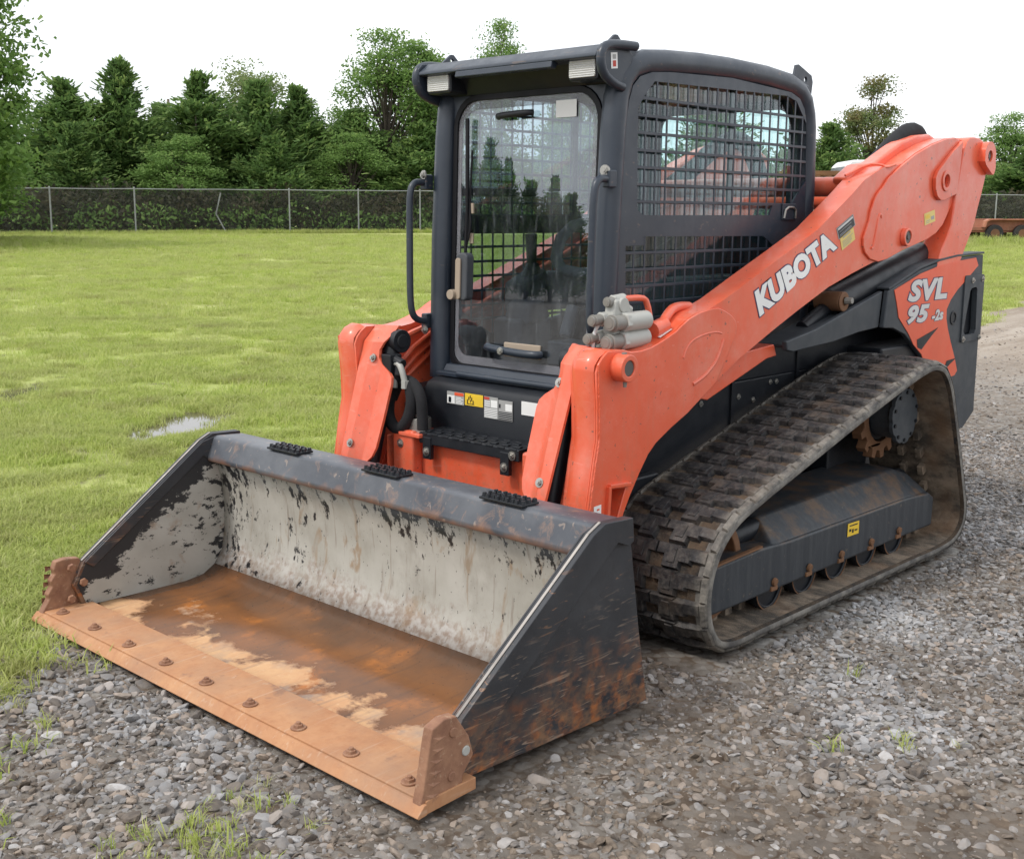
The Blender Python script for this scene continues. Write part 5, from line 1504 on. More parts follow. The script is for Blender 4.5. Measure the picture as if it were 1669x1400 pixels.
for k in range(9):
    bm = bmesh.new()
    bmesh.ops.create_icosphere(bm, subdivisions=2, radius=1.0)
    rs = np.random.default_rng(50 + k)
    sx, sy, sz = rs.uniform(1.0, 1.5), rs.uniform(0.75, 1.0), rs.uniform(0.45, 0.75)
    planes = [(Vector(rs.normal(size=3)).normalized(), rs.uniform(0.42, 0.75)) for _ in range(9)]
    for v in bm.verts:                                                # knock flat facets off a ball: broken stone
        p = v.co.copy()
        for nr, d in planes:
            e = p.dot(nr) - d
            if e > 0:
                p -= nr * e
        v.co = Vector((p.x * sx, p.y * sy, p.z * sz))
    m = MB()
    bm.verts.ensure_lookup_table()
    m.add([tuple(v.co) for v in bm.verts], [tuple(v.index for v in f.verts) for f in bm.faces])
    bm.free()
    stones.append(loose('broken_stone', m, sm, 25))

def in_view(x, y, margin=0.10):
    """roughly inside the view cone, with room for a step to the side"""
    s = (x - CX) * DX + (y - CY) * DY
    l = (x - CX) * (-DY) + (y - CY) * DX
    return (s > 1.2) & (np.abs(l) < s * (0.432 + margin) + 0.5)
def sample(n, x0, x1, y0, y1, margin=0.10):
    x, y = RNG.uniform(x0, x1, n), RNG.uniform(y0, y1, n)
    k = in_view(x, y, margin)
    return x[k], y[k]
def under_machine(x, y):
    b = (x > 1.30) & (x < 2.30) & (np.abs(y) < 1.04)
    t = (x > -1.17) & (x < 1.0) & (np.abs(y) > 0.5) & (np.abs(y) < 1.0)
    c = (x > -1.9) & (x < 1.3) & (np.abs(y) < 0.5)
    return b | t, c
def clean(x, y):
    """1 where loose pale stone lies thick, 0 where mud has swallowed it"""
    return 1 - sstep(0.25, 0.95, mud_amount(x, y))
P, R, S, V, MU = [], [], [], [], []
for (n, x0, x1, y0, y1, lo, hi, keep) in ((235000, -4.2, 3.6, -2.6, 4.2, 0.007, 0.019, 0.90), (130000, -2.0, 3.6, -2.2, 3.6, 0.0028, 0.0065, 0.60), (75000, -12, -4.2, -5, 5.0, 0.008, 0.022, 0.65), (24000, 1.0, 3.8, -2.5, 3.2, 0.016, 0.030, 0.40)):
    x, y = sample(n, x0, x1, y0, y1, 0.28)
    g = gravel_mask(x, y)
    u = RNG.random(len(x))
    cl = clean(x, y)
    dist = np.hypot(x - CX, y - CY)
    mudpatch = sstep(0.80, 1.0, mud_amount(x, y))
    k = (u < g * keep * (0.70 + 0.30 * cl) * (1 - 0.4 * mudpatch) * (1 - 0.6 * sstep(7, 14, dist))) & (puddle_mask(x, y) < 0.2)
    x, y, cl, mp = x[k], y[k], cl[k], mudpatch[k]
    s = lo + (hi - lo) * RNG.random(len(x)) ** 1.7
    b, c = under_machine(x, y)
    kk = ~b & ~c
    x, y, s, cl = x[kk], y[kk], s[kk], cl[kk]
    z = ground_z(x, y) + s * (RNG.uniform(-0.25, 0.32, len(x)) - 0.30 * (1 - cl))
    P.append(np.stack([x, y, z], 1)); S.append(s)
    R.append(np.stack([RNG.normal(0, 0.35, len(x)), RNG.normal(0, 0.35, len(x)), RNG.uniform(0, 6.28, len(x))], 1))
    V.append(RNG.integers(0, len(stones), len(x)))
    MU.append(mud_amount(x, y))
print('stones', sum(map(len, P)))
scatter('gravel', np.concatenate(P), np.concatenate(R), np.concatenate(S), stones, np.concatenate(V), np.concatenate(MU))

def grass_mat():
    n = NT('grass_blades')
    r = n.rand()
    c = n.node("ShaderNodeValToRGB", {0: r})
    el = c.color_ramp.elements
    el[0].position, el[0].color = 0.0, (0.31, 0.40, 0.085, 1)
    el[1].position, el[1].color = 1.0, (0.52, 0.52, 0.27, 1)
    for p, k in ((0.4, (0.43, 0.51, 0.125, 1)), (0.8, (0.52, 0.57, 0.18, 1))):
        e = el.new(p); e.color = k
    col = n.mix(n.rng(n.noise(0.8, 5), 0.4, 0.66, 0, 0.55), c.outputs[0], (0.44, 0.46, 0.19))
    col = n.mix(n.rng(n.noise(1.1, 6, 0.65), 0.54, 0.68, 0, 0.6), col, (0.27, 0.25, 0.10))
    n.set(Base_Color=col, Roughness=0.6)
    n.b.inputs["Specular IOR Level"].default_value = 0.25
    tr = n.node("ShaderNodeBsdfTranslucent", {"Color": col})
    mx = n.node("ShaderNodeMixShader", {0: 0.45, 1: n.b.outputs[0], 2: tr.outputs[0]})
    n.t.links.new(mx.outputs[0], n.out.inputs[0])
    return n.m
gm = grass_mat()
def tuft(seed, n, h, spread, wid, lean):
    rs = np.random.default_rng(seed)
    m = MB()
    for _ in range(n):
        a, r = rs.uniform(0, 6.28), spread * math.sqrt(rs.random())
        bx, by = r * math.cos(a), r * math.sin(a)
        d = rs.uniform(0, 6.28)
        hh, ln, w = h * rs.uniform(0.5, 1.1), lean * rs.uniform(0.3, 1.3), wid * rs.uniform(0.7, 1.2)
        dx_, dy_ = math.cos(d), math.sin(d)
        wx, wy = -dy_ * w, dx_ * w
        p0, p1, p2 = (bx, by, -0.01), (bx + dx_ * ln * 0.35, by + dy_ * ln * 0.35, hh * 0.62), (bx + dx_ * ln, by + dy_ * ln, hh * rs.uniform(0.75, 1.0))
        m.add([(p0[0] - wx, p0[1] - wy, p0[2]), (p0[0] + wx, p0[1] + wy, p0[2]), (p1[0] - wx * 0.8, p1[1] - wy * 0.8, p1[2]), (p1[0] + wx * 0.8, p1[1] + wy * 0.8, p1[2]), p2],
              [(0, 1, 3, 2), (2, 3, 4)])
    return m
tufts = [loose('grass_tuft', tuft(90 + k, 13, 0.046, 0.058, 0.0022, 0.046), gm, 180) for k in range(4)]
tall = [loose('grass_clump', tuft(190 + k, 16, 0.10, 0.05, 0.0030, 0.075), gm, 180) for k in range(2)]
P, R, S, V = [], [], [], []
for (n, s0, s1, sc0, sc1) in ((75000, 2.0, 8.0, 0.7, 1.25), (75000, 8.0, 16.0, 0.9, 1.5), (60000, 16.0, 30.0, 1.2, 2.0), (50000, 30.0, 49.0, 1.8, 3.0)):
    s = np.sqrt(RNG.uniform(s0 * s0, s1 * s1, n))
    l = RNG.uniform(-1, 1, n) * (s * 0.50 + 0.5)
    x, y = CX + DX * s - DY * l, CY + DY * s + DX * l
    g = gravel_mask(x, y)
    bare = sstep(0.56, 0.66, fbm(x * 1.6, y * 1.6, 41))
    u = RNG.random(n)
    b, c = under_machine(x, y)
    k = (u < (1 - g) ** 1.5 * (1 - 0.85 * bare)) & (puddle_mask(x, y, 1.15) < 0.35 + 0.65 * (fbm(x * 9, y * 9, 55) > 0.60)) & ~b & ~c
    x, y = x[k], y[k]
    P.append(np.stack([x, y, ground_z(x, y)], 1))
    S.append(RNG.uniform(sc0, sc1, len(x)) * (0.75 + 0.5 * fbm(x * 1.3, y * 1.3, 43)))
    R.append(np.stack([RNG.normal(0, 0.12, len(x)), RNG.normal(0, 0.12, len(x)), RNG.uniform(0, 6.28, len(x))], 1))
    V.append(RNG.integers(0, 4, len(x)))
print('grass', sum(map(len, P)))
scatter('lawn_grass', np.concatenate(P), np.concatenate(R), np.concatenate(S), tufts, np.concatenate(V))
# scattered weeds pushing up through the stones, and taller clumps along the lawn's edge
P, S = [], []
x, y = sample(13000, 0.2, 3.6, -3.5, 1.6)
g = gravel_mask(x, y)
pat = fbm(x * 1.5, y * 1.5, 61)
k = (RNG.random(len(x)) < np.where(g > 0.5, 0.55 * sstep(0.46, 0.62, pat) * sstep(1.9, 2.7, x - 0.5 * y), 0.20 * sstep(0.45, 0.6, pat)))
b, c = under_machine(x, y)
k &= ~b & ~c
x, y = x[k], y[k]
ex = np.array([[1.05, 1.72], [1.02, 1.70], [0.93, 1.83], [0.45, 2.10], [2.98, 0.05], [2.95, 0.11], [3.0, 0.30], [2.92, -0.02], [2.62, 0.72], [0.65, 1.35], [1.20, 1.58]])
x, y = np.concatenate([x, ex[:, 0]]), np.concatenate([y, ex[:, 1]])
scatter('weeds', np.stack([x, y, ground_z(x, y)], 1), np.stack([RNG.normal(0, 0.15, len(x)), RNG.normal(0, 0.15, len(x)), RNG.uniform(0, 6.28, len(x))], 1),
        RNG.uniform(0.25, 0.62, len(x)), tall, RNG.integers(0, 2, len(x)))

# ------------------------------------------------------------------ trees
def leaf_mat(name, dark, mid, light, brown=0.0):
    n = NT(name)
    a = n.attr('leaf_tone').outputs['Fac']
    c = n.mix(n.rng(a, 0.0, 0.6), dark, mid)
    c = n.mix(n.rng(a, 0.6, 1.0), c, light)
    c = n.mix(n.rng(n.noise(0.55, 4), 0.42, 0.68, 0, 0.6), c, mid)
    if brown:
        c = n.mix(n.math('MULTIPLY', n.rng(n.noise(0.9, 4), 0.45, 0.6), brown), c, (0.26, 0.15, 0.07))
    n.set(Base_Color=c, Roughness=0.65)
    n.b.inputs["Specular IOR Level"].default_value = 0.2
    tr = n.node("ShaderNodeBsdfTranslucent", {"Color": c})
    mx = n.node("ShaderNodeMixShader", {0: 0.42, 1: n.b.outputs[0], 2: tr.outputs[0]})
    n.t.links.new(mx.outputs[0], n.out.inputs[0])
    return n.m
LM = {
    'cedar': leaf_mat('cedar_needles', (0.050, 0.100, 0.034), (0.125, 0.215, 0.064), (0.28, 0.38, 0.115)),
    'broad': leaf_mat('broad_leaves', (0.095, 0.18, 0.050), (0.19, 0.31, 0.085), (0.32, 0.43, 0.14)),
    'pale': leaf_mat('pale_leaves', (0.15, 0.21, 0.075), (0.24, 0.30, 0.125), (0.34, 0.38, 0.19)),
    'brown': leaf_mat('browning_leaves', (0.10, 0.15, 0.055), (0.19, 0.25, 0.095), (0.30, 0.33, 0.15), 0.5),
}
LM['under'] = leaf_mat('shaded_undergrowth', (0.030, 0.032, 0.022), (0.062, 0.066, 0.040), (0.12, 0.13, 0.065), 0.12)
bark = paint('tree_bark', (0.075, 0.060, 0.048), 0.9, (0.15, 0.13, 0.11), 0.5, var=0.3)
def quads_mesh(name, c, u, v, tone, mat):
    """many leaf-sized faces from centres and half-axis vectors"""
    n = len(c)
    co = np.stack([c - u - v, c + u - v * 0.6, c + u * 1.1 + v * 0.5, c - u * 0.6 + v], 1).reshape(-1, 3).astype(np.float32)
    me = bpy.data.meshes.new(name)
    me.vertices.add(4 * n)
    me.vertices.foreach_set('co', co.ravel())
    me.loops.add(4 * n)
    me.loops.foreach_set('vertex_index', np.arange(4 * n, dtype=np.int32))
    me.polygons.add(n)
    me.polygons.foreach_set('loop_start', np.arange(0, 4 * n, 4, dtype=np.int32))
    me.update(calc_edges=True)
    a = me.attributes.new('leaf_tone', 'FLOAT', 'FACE')
    a.data.foreach_set('value', tone.astype(np.float32))
    me.materials.append(mat)
    return me
def unit(a):
    return a / np.maximum(1e-6, np.linalg.norm(a, axis=-1, keepdims=True))
def rot_about(rs, d, n):
    r = unit(rs.normal(size=(n, 3)))
    return unit(np.cross(d, r))
def cedar(seed, H=7.0, R=1.75, mat='cedar', nb=230, per=60):
    rs = np.random.default_rng(seed)
    leaders = [(0, 0, 1.0, 1.0)] + [(rs.uniform(-0.6, 0.6), rs.uniform(-0.6, 0.6), rs.uniform(0.55, 0.86), rs.uniform(0.35, 0.6)) for _ in range(5)]
    C_, U_, V_, T_ = [], [], [], []
    tm = MB()
    for li, (lx, ly, lh, lr) in enumerate(leaders):
        h = H * lh
        tm.tube([(0, 0, -0.2), (lx * 0.4, ly * 0.4, h * 0.3), (lx, ly, h * 0.6), (lx * 1.1, ly * 1.1, h * 0.97)], 0.13 * lr, 7, 1, 0.012)
        for _ in range(int(nb * (1.0 if li == 0 else 0.22))):
            t = rs.uniform(0.05 if li == 0 else 0.45, 1.0)
            pr = (1 - t) ** 0.92 * min(1, 0.55 + t * 2.2)
            a = rs.uniform(0, 6.283)
            lump = 0.55 + 0.95 * float(fbm(np.array([a * 0.9 + seed]), np.array([t * 7.0 + li]), seed, 2)[0])
            r = R * lr * lump * (pr * rs.uniform(0.35, 1.22) + 0.045)
            d = np.array([math.cos(a), math.sin(a), rs.uniform(0.25, 0.85) + 0.5 * t])
            p0 = np.array([lx * min(1, t * 1.5), ly * min(1, t * 1.5), h * t * 0.97])
            if rs.random() < 0.10:
                tm.tube([tuple(p0), tuple(p0 + d * r * 0.5), tuple(p0 + d * r * 0.9)], 0.022, 5, 0, 0.006)
            if t > 0.9: d[2] += 1.2
            n = int(per * (0.4 + r / R))
            f = rs.uniform(0.15, 1.0, n) ** 0.7
            tw = np.clip(rs.normal(size=(n, 3)), -1.8, 1.8) * 0.085 * (0.6 + r)
            tw[:, 2] *= 1.3
            c = p0 + d * (r * f)[:, None] + tw
            dd = unit(d + rs.normal(size=(n, 3)) * 0.55)
            C_.append(c); U_.append(dd * rs.uniform(0.05, 0.13, (n, 1))); V_.append(rot_about(rs, dd, n) * rs.uniform(0.018, 0.045, (n, 1)))
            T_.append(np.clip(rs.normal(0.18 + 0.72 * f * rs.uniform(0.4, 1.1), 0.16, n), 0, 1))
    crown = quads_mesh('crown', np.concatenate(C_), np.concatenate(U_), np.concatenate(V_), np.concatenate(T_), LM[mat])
    return crown, tm, H, R
def broadleaf(seed, H=9.0, R=2.6, mat='broad', nc=62, per=110, base=0.25, leaf=0.085):
    rs = np.random.default_rng(seed)
    C_, U_, V_, T_ = [], [], [], []
    tm = MB()
    tm.tube([(0, 0, -0.2), (0.1, -0.05, H * 0.25), (0.0, 0.1, H * 0.55)], 0.20, 8, 1, 0.09)
    for k in range(nc):
        d = unit(rs.normal(size=3))
        rr = rs.uniform(0.30, 1.0) ** 0.6
        z = H * (base + (1 - base) * 0.5) + d[2] * rr * H * (1 - base) * 0.5
        wid = R * (0.75 + 0.25 * math.sin(z / H * 5))
        c0 = np.array([d[0] * rr * wid, d[1] * rr * wid, z])
        q = np.array([0.05, 0.0, max(H * 0.15, z * rs.uniform(0.45, 0.7))])
        tm.tube([tuple(q), tuple(q * 0.45 + c0 * 0.55 + rs.normal(size=3) * 0.12), tuple(c0)], 0.045, 5, 1, 0.008)
        cr = rs.uniform(0.28, 0.62) * R / 2.4
        n = int(per * rs.uniform(0.6, 1.3))
        pts = np.clip(rs.normal(size=(n, 3)), -1.7, 1.7) * cr * np.array([0.75, 0.75, 0.5])
        dd = unit(rs.normal(size=(n, 3)) + np.array([0, 0, -0.2]))
        C_.append(c0 + pts); U_.append(dd * rs.uniform(0.6, 1.3, (n, 1)) * leaf); V_.append(rot_about(rs, dd, n) * rs.uniform(0.4, 0.8, (n, 1)) * leaf)
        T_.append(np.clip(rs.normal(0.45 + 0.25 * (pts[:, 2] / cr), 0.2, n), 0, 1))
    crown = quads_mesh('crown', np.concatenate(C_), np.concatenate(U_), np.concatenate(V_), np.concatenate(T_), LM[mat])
    return crown, tm, H, R
protos = {}
def tree(kind, x, y, h, r, rz, name, label, group='trees along the fence'):
    crown, trunk, H, R = protos[kind]
    o = empty(name, (x, y, float(ground_z(x, y, False)) - 0.05), rz)
    o.scale = (r / R, r / R, h / H)
    tag(o, label, 'tree', group)
    for nm, me in (('trunk', trunk), ('crown', crown)):
        c = bpy.data.objects.new(nm, me)
        COL.objects.link(c)
        c.parent = o
    return o
for k, v in (('cedar_a', cedar(1)), ('cedar_b', cedar(2)), ('cedar_c', cedar(3, 6.2, 1.7)), ('broad_a', broadleaf(4, 9.0, 2.6, 'broad', 90, 210, 0.10, 0.068)), ('edge_tree', broadleaf(14, 9.0, 2.6, 'broad', 120, 260, 0.02, 0.072)), ('broad_b', broadleaf(5, 9.5, 2.8, 'broad', 80, 200, 0.15, 0.062)),
             ('pale', broadleaf(6, 8.8, 2.6, 'pale', 80, 190, 0.15, 0.068)), ('brown', broadleaf(7, 7.4, 2.0, 'brown', 60, 180, 0.15, 0.055))):
    tmesh = v[1].build('trunk', bark, None)
    protos[k] = (v[0], tmesh.data, v[2], v[3])
    bpy.data.objects.remove(tmesh)

TR = [
 ('edge_tree', -10.1, -34.2, 10.4, 3.3, 0.3, 'broadleaf_tree', 'tall light green broadleaf tree cut off by the left edge, in front of the fence'),
 ('edge_tree', -12.0, -38.0, 5.8, 2.9, 2.0, 'broadleaf_tree', 'lower leafy tree under the tall broadleaf tree at the left edge'),
 ('cedar_a', -22.0, -49.0, 6.6, 3.8, 0.0, 'cedar_tree', 'bushy dark cedar beside the broadleaf trees at the left edge'),
 ('cedar_b', -24.2, -48.2, 7.6, 3.3, 1.0, 'cedar_tree', 'tall sparse cedar with an open ragged top, between two bushy cedars'),
 ('cedar_c', -27.0, -49.6, 5.9, 2.4, 2.0, 'cedar_tree', 'short narrow cedar standing just left of the utility pole'),
 ('cedar_a', -26.6, -45.6, 7.0, 3.7, 2.4, 'cedar_tree', 'dense conical cedar behind the bent fence post'),
 ('pale', -34.7, -53.3, 9.0, 3.6, 0.4, 'broadleaf_tree', 'pale yellow green tree rising behind the cedars'),
 ('cedar_c', -29.1, -44.5, 6.8, 3.3, 0.7, 'cedar_tree', 'pointed cedar in front of the pale yellow green tree'),
 ('cedar_b', -31.0, -43.9, 6.6, 3.3, 3.1, 'cedar_tree', 'mid green cedar right of the pointed cedar before the pale tree'),
 ('cedar_a', -32.8, -42.0, 5.6, 3.4, 4.0, 'cedar_tree', 'low wide dark cedar left of the tall open tree beside the cab'),
 ('broad_b', -34.4, -41.6, 9.3, 3.5, 1.2, 'broadleaf_tree', 'tall open tree with sky gaps left of the loader cab'),
 ('broad_a', -36.4, -41.4, 9.3, 3.0, 2.2, 'broadleaf_tree', 'leafy tree touching the left edge of the cab roof'),
 ('cedar_c', -34.6, -39.4, 5.0, 3.2, 1.9, 'cedar_tree', 'low dark cedar against the fence under the tall open tree'),
 ('broad_b', -41.1, -40.5, 10.4, 2.4, 3.3, 'broadleaf_tree', 'tall thin tree whose top shows above the cab roof'),
 ('broad_a', -39.0, -33.6, 7.8, 2.0, 5.0, 'broadleaf_tree', 'leafy tree standing behind the loader cab door'),
 ('cedar_a', -43.0, -33.4, 3.4, 2.9, 5.5, 'cedar_tree', 'low cedar seen through the front part of the cab windows'),
 ('cedar_b', -45.4, -30.2, 7.6, 2.9, 0.8, 'cedar_tree', 'pointed cedar seen through the side window grille'),
 ('cedar_c', -49.2, -26.1, 5.2, 2.8, 1.6, 'cedar_tree', 'dark cedar close to the rear edge of the cab'),
 ('brown', -54.4, -26.5, 7.7, 2.6, 0.2, 'broadleaf_tree', 'thin tree with browning foliage behind the white truck'),
 ('cedar_a', -55.5, -24.8, 4.6, 3.7, 2.9, 'cedar_tree', 'low rounded cedar directly behind the white truck'),
 ('broad_a', -62.6, -26.4, 4.8, 3.2, 4.4, 'broadleaf_tree', 'low bushy tree behind the hump of the loader arm'),
 ('broad_b', -67.5, -24.3, 6.7, 3.3, 5.1, 'broadleaf_tree', 'loose green tree at the right edge above the rusty trailer'),
 ('cedar_c', -63.5, -21.8, 4.6, 3.7, 0.5, 'cedar_tree', 'bushy dark cedar beside the rear link of the loader arm'),
 ('broad_a', -64.0, -17.0, 5.4, 3.4, 0.9, 'broadleaf_tree', 'broad dark tree past the right edge of the fence'),
 ('cedar_b', -19.0, -50.4, 5.6, 3.4, 3.6, 'cedar_tree', 'dark cedar filling the gap behind the left edge broadleaf trees'),
 ('broad_a', -23.4, -51.0, 5.4, 2.6, 2.7, 'broadleaf_tree', 'rounded green tree in the gap between the bushy cedar and the tall sparse cedar'),
 ('broad_b', -26.0, -49.2, 5.0, 2.4, 0.9, 'broadleaf_tree', 'low rounded tree just right of the tall sparse cedar'),
 ('cedar_a', -28.4, -47.6, 5.6, 2.6, 1.5, 'cedar_tree', 'bushy cedar between the dense conical cedar and the pale tree'),
 ('broad_a', -32.6, -46.0, 6.3, 2.6, 3.9, 'broadleaf_tree', 'rounded tree filling the gap right of the pale tree'),
 ('broad_b', -33.3, -43.0, 5.6, 2.4, 5.6, 'broadleaf_tree', 'light green tree left of the low wide dark cedar'),
 ('cedar_b', -21.0, -46.6, 4.6, 2.4, 2.2, 'cedar_tree', 'low spreading cedar right behind the second fence post'),
 ('broad_a', -24.6, -43.8, 4.3, 2.3, 4.7, 'broadleaf_tree', 'low leafy tree leaning over the fence left of the bent post'),
 ('cedar_c', -28.0, -41.9, 4.2, 2.3, 0.2, 'cedar_tree', 'low cedar leaning over the fence right of the bent post'),
 ('broad_b', -31.2, -40.4, 4.4, 2.4, 1.4, 'broadleaf_tree', 'low bright tree with branches hanging over the top rail left of the cab'),
]
for t in TR:
    tree(*t)
MIRRORED = ['tallest narrow cedar reflected in the cab door glass', 'second tallest cedar of the reflection, right against the tallest one', 'pointed cedar in the middle of the door glass reflection',
            'cedar right of the middle one in the door glass reflection', 'round topped wide cedar at the right of the door glass reflection', 'low wide cedar beside the wiper in the door glass reflection', 'lowest cedar at the right edge of the door glass reflection']
for k, (x, y, h, r, rz) in enumerate(((32.9, -31.8, 6.5, 1.5, 0.2), (33.4, -31.1, 5.7, 1.2, 1.1), (33.9, -30.3, 4.9, 1.4, 2.2), (34.5, -29.5, 5.1, 1.2, 3.0), (34.9, -29.0, 4.4, 1.9, 4.4), (31.6, -33.2, 4.3, 1.6, 5.0), (36.4, -27.4, 3.6, 1.6, 0.7))):
    tree(('cedar_a', 'cedar_b', 'cedar_c')[k % 3], x, y, h, r, rz, 'cedar_tree', MIRRORED[k], 'cedars mirrored in the door glass')

# undergrowth behind the fence and the far wood behind everything
FENCE = [(-12.2, -45.6), (-15.1, -44.25), (-18.05, -42.87), (-20.96, -41.55), (-24.21, -40.32), (-26.84, -39.16), (-29.57, -37.88), (-32.03, -36.6), (-34.7, -34.81),
         (-36.95, -32.5), (-39.2, -30.2), (-41.5, -27.9), (-43.8, -25.55), (-46.1, -23.2), (-48.4, -20.9), (-50.78, -18.48), (-53.1, -16.1), (-55.4, -13.8)]
def along(poly, t):
    seg = [math.dist(a, b) for a, b in zip(poly, poly[1:])]
    L = sum(seg)
    s = t * L
    out = np.zeros((len(t), 2))
    acc = 0
    for (a, b), l in zip(zip(poly, poly[1:]), seg):
        k = (s >= acc) & (s <= acc + l + 1e-6)
        f = (s[k] - acc) / l
        out[k] = np.array(a) * (1 - f)[:, None] + np.array(b) * f[:, None]
        acc += l
    return out
def leaf_mass(name, n, off0, off1, h0, h1, mat, seed, size=0.085, poly=FENCE):
    rs = np.random.default_rng(seed)
    t = rs.random(n)
    p = along(poly, t)
    d = rs.uniform(off0, off1, n)
    x, y = p[:, 0] + DX * d, p[:, 1] + DY * d
    top = h0 + (h1 - h0) * fbm(x * 0.55, y * 0.55, seed) * 1.5
    z = ground_z(x, y, False) + top * rs.random(n) ** 0.85
    keep = fbm(x * 1.3, z * 1.3 + y, seed + 3) > 0.36
    c = np.stack([x, y, z], 1)[keep]
    m = len(c)
    dd = unit(rs.normal(size=(m, 3)))
    me = quads_mesh(name, c, dd * size * rs.uniform(0.6, 1.4, (m, 1)), rot_about(rs, dd, m) * size * rs.uniform(0.3, 0.8, (m, 1)), np.clip(rs.normal(0.35, 0.25, m), 0, 1), LM[mat])
    o = bpy.data.objects.new(name, me)
    COL.objects.link(o)
    return tag(o, kind='stuff')
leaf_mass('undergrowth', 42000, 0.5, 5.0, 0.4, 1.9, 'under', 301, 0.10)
leaf_mass('undergrowth', 9000, 0.2, 2.0, 0.2, 1.3, 'broad', 302, 0.08)
FAR = [(-8, -66), (-30, -66), (-52, -54), (-66, -38), (-78, -22), (-82, -4)]
leaf_mass('far_wood', 60000, -4, 6, 1.5, 5.0, 'cedar', 303, 0.20, FAR)

# ------------------------------------------------------------------ chain-link fence
fence = empty('chain_link_fence', (-24.21, -40.32, float(ground_z(-24.21, -40.32, False))))
tag(fence, 'grey chain-link fence with a top rail along the far side of the lawn', 'fence')
inv = Matrix.Translation(-fence.location)
M['galv'] = paint('galvanised_steel', (0.25, 0.26, 0.265), 0.5, (0.25, 0.24, 0.22), 0.3)
def fpart(m, name, mat='galv', kind=None):
    m.v = [tuple(Vector(p) - fence.location) for p in m.v]
    return tag(m.build(name, mat, fence), kind=kind)
wires = MB()
for i, (x, y) in enumerate(FENCE):
    z = float(ground_z(x, y, False))
    if i == 4:                                                        # post knocked out of line
        fpart(MB().tube([(x - 0.25, y + 0.15, z - 0.2), (x + 0.18, y - 0.12, z + 0.80), (x, y, z + 1.66)], 0.032, 8), 'fence_post')
    else:
        fpart(MB().cyl((x, y, z - 0.2), (x, y, z + 1.84), 0.034, n=10).cyl((x, y, z + 1.84), (x, y, z + 1.88), 0.038, 0.012, n=10), 'fence_post')
    if i + 1 < len(FENCE):
        x1, y1 = FENCE[i + 1]
        z1 = float(ground_z(x1, y1, False))
        fpart(MB().tube([(x, y, z + 1.80), ((x + x1) / 2, (y + y1) / 2, (z + z1) / 2 + 1.785), (x1, y1, z1 + 1.80)], 0.021, 8), 'top_rail')
        L = math.dist((x, y), (x1, y1))
        H, st = 1.76, 0.072
        p = lambda u, v: (x + (x1 - x) * u / L, y + (y1 - y) * u / L, z + (z1 - z) * u / L + 0.03 + v)
        k = -H
        while k < L:
            for sgn in (0, 1):
                u0, u1, v0, v1 = k, k + H, 0, H
                if u0 < 0: v0, u0 = -u0, 0
                if u1 > L: v1, u1 = H - (u1 - L), L
                if v1 > v0:
                    a, b = (p(u0, v0), p(u1, v1)) if sgn == 0 else (p(L - u0, v0), p(L - u1, v1))
                    wires.cyl(a, b, 0.0021, n=3, cap=False)
            k += st
M['mesh_wire'] = paint('dull_mesh_wire', (0.12, 0.125, 0.12), 0.6, (0.2, 0.18, 0.15), 0.4)
fpart(wires, 'chain_link_mesh', 'mesh_wire', 'stuff')

# ------------------------------------------------------------------ utility pole
gz = lambda x, y: float(ground_z(x, y, False))
pole = empty('utility_pole', (-44.7, -78.2, gz(-44.7, -78.2)))
tag(pole, 'thin wooden utility pole with a crossarm showing above the tree tops', 'pole')
M['wood'] = paint('weathered_wood', (0.20, 0.16, 0.13), 0.9, (0.3, 0.28, 0.25), 0.4, var=0.3)
MB().cyl((0, 0, -0.3), (0, 0, 9.0), 0.16, 0.10, n=10).build('pole_shaft', 'wood', pole)
u = Vector((-0.686, 0.728, 0))
MB().obox((0, 0, 8.2), u * 1.0, Vector((0.05, 0.05, 0)), (0, 0, 0.06)).build('crossarm', 'wood', pole)
for t in (-0.9, -0.5, 0.9):
    p = u * t
    MB().cyl((p.x, p.y, 8.25), (p.x, p.y, 8.42), 0.05, 0.03, n=8).build('insulator', 'grey_metal', pole)

# ------------------------------------------------------------------ white truck, rusty rack and trailer beyond the lawn
RZ = math.atan2(0.728, -0.686)
M['truck_white'] = paint('white_truck_paint', (0.78, 0.79, 0.80), 0.3, (0.5, 0.45, 0.4), 0.1, 0.4)
M['dark_glass'] = paint('dark_window', (0.02, 0.025, 0.03), 0.08, (0.05, 0.05, 0.05), 0.05)
M['tyre'] = paint('tyre_rubber', (0.02, 0.02, 0.021), 0.8, (0.15, 0.12, 0.09), 0.5)
M['rust'] = paint('faded_rusty_paint', (0.36, 0.14, 0.085), 0.7, (0.45, 0.25, 0.15), 0.6, var=0.3)
M['deck'] = paint('weathered_deck', (0.33, 0.22, 0.15), 0.85, (0.4, 0.32, 0.25), 0.5, var=0.3)
truck = empty('white_truck', (-34.6, -17.97, gz(-34.6, -17.97)), RZ)
tag(truck, 'white truck parked beyond the lawn, its cab roof showing above the loader arm', 'truck')
prof = [(-0.70, 0.75), (-0.62, 1.55), (0.0, 1.80), (0.22, 2.72), (0.42, 2.90), (1.75, 2.92), (1.92, 2.80), (1.95, 0.75)]
MB().prism(prof, -1.0, 1.0).build('cab_body', 'truck_white', truck, 0.07, seg=3)
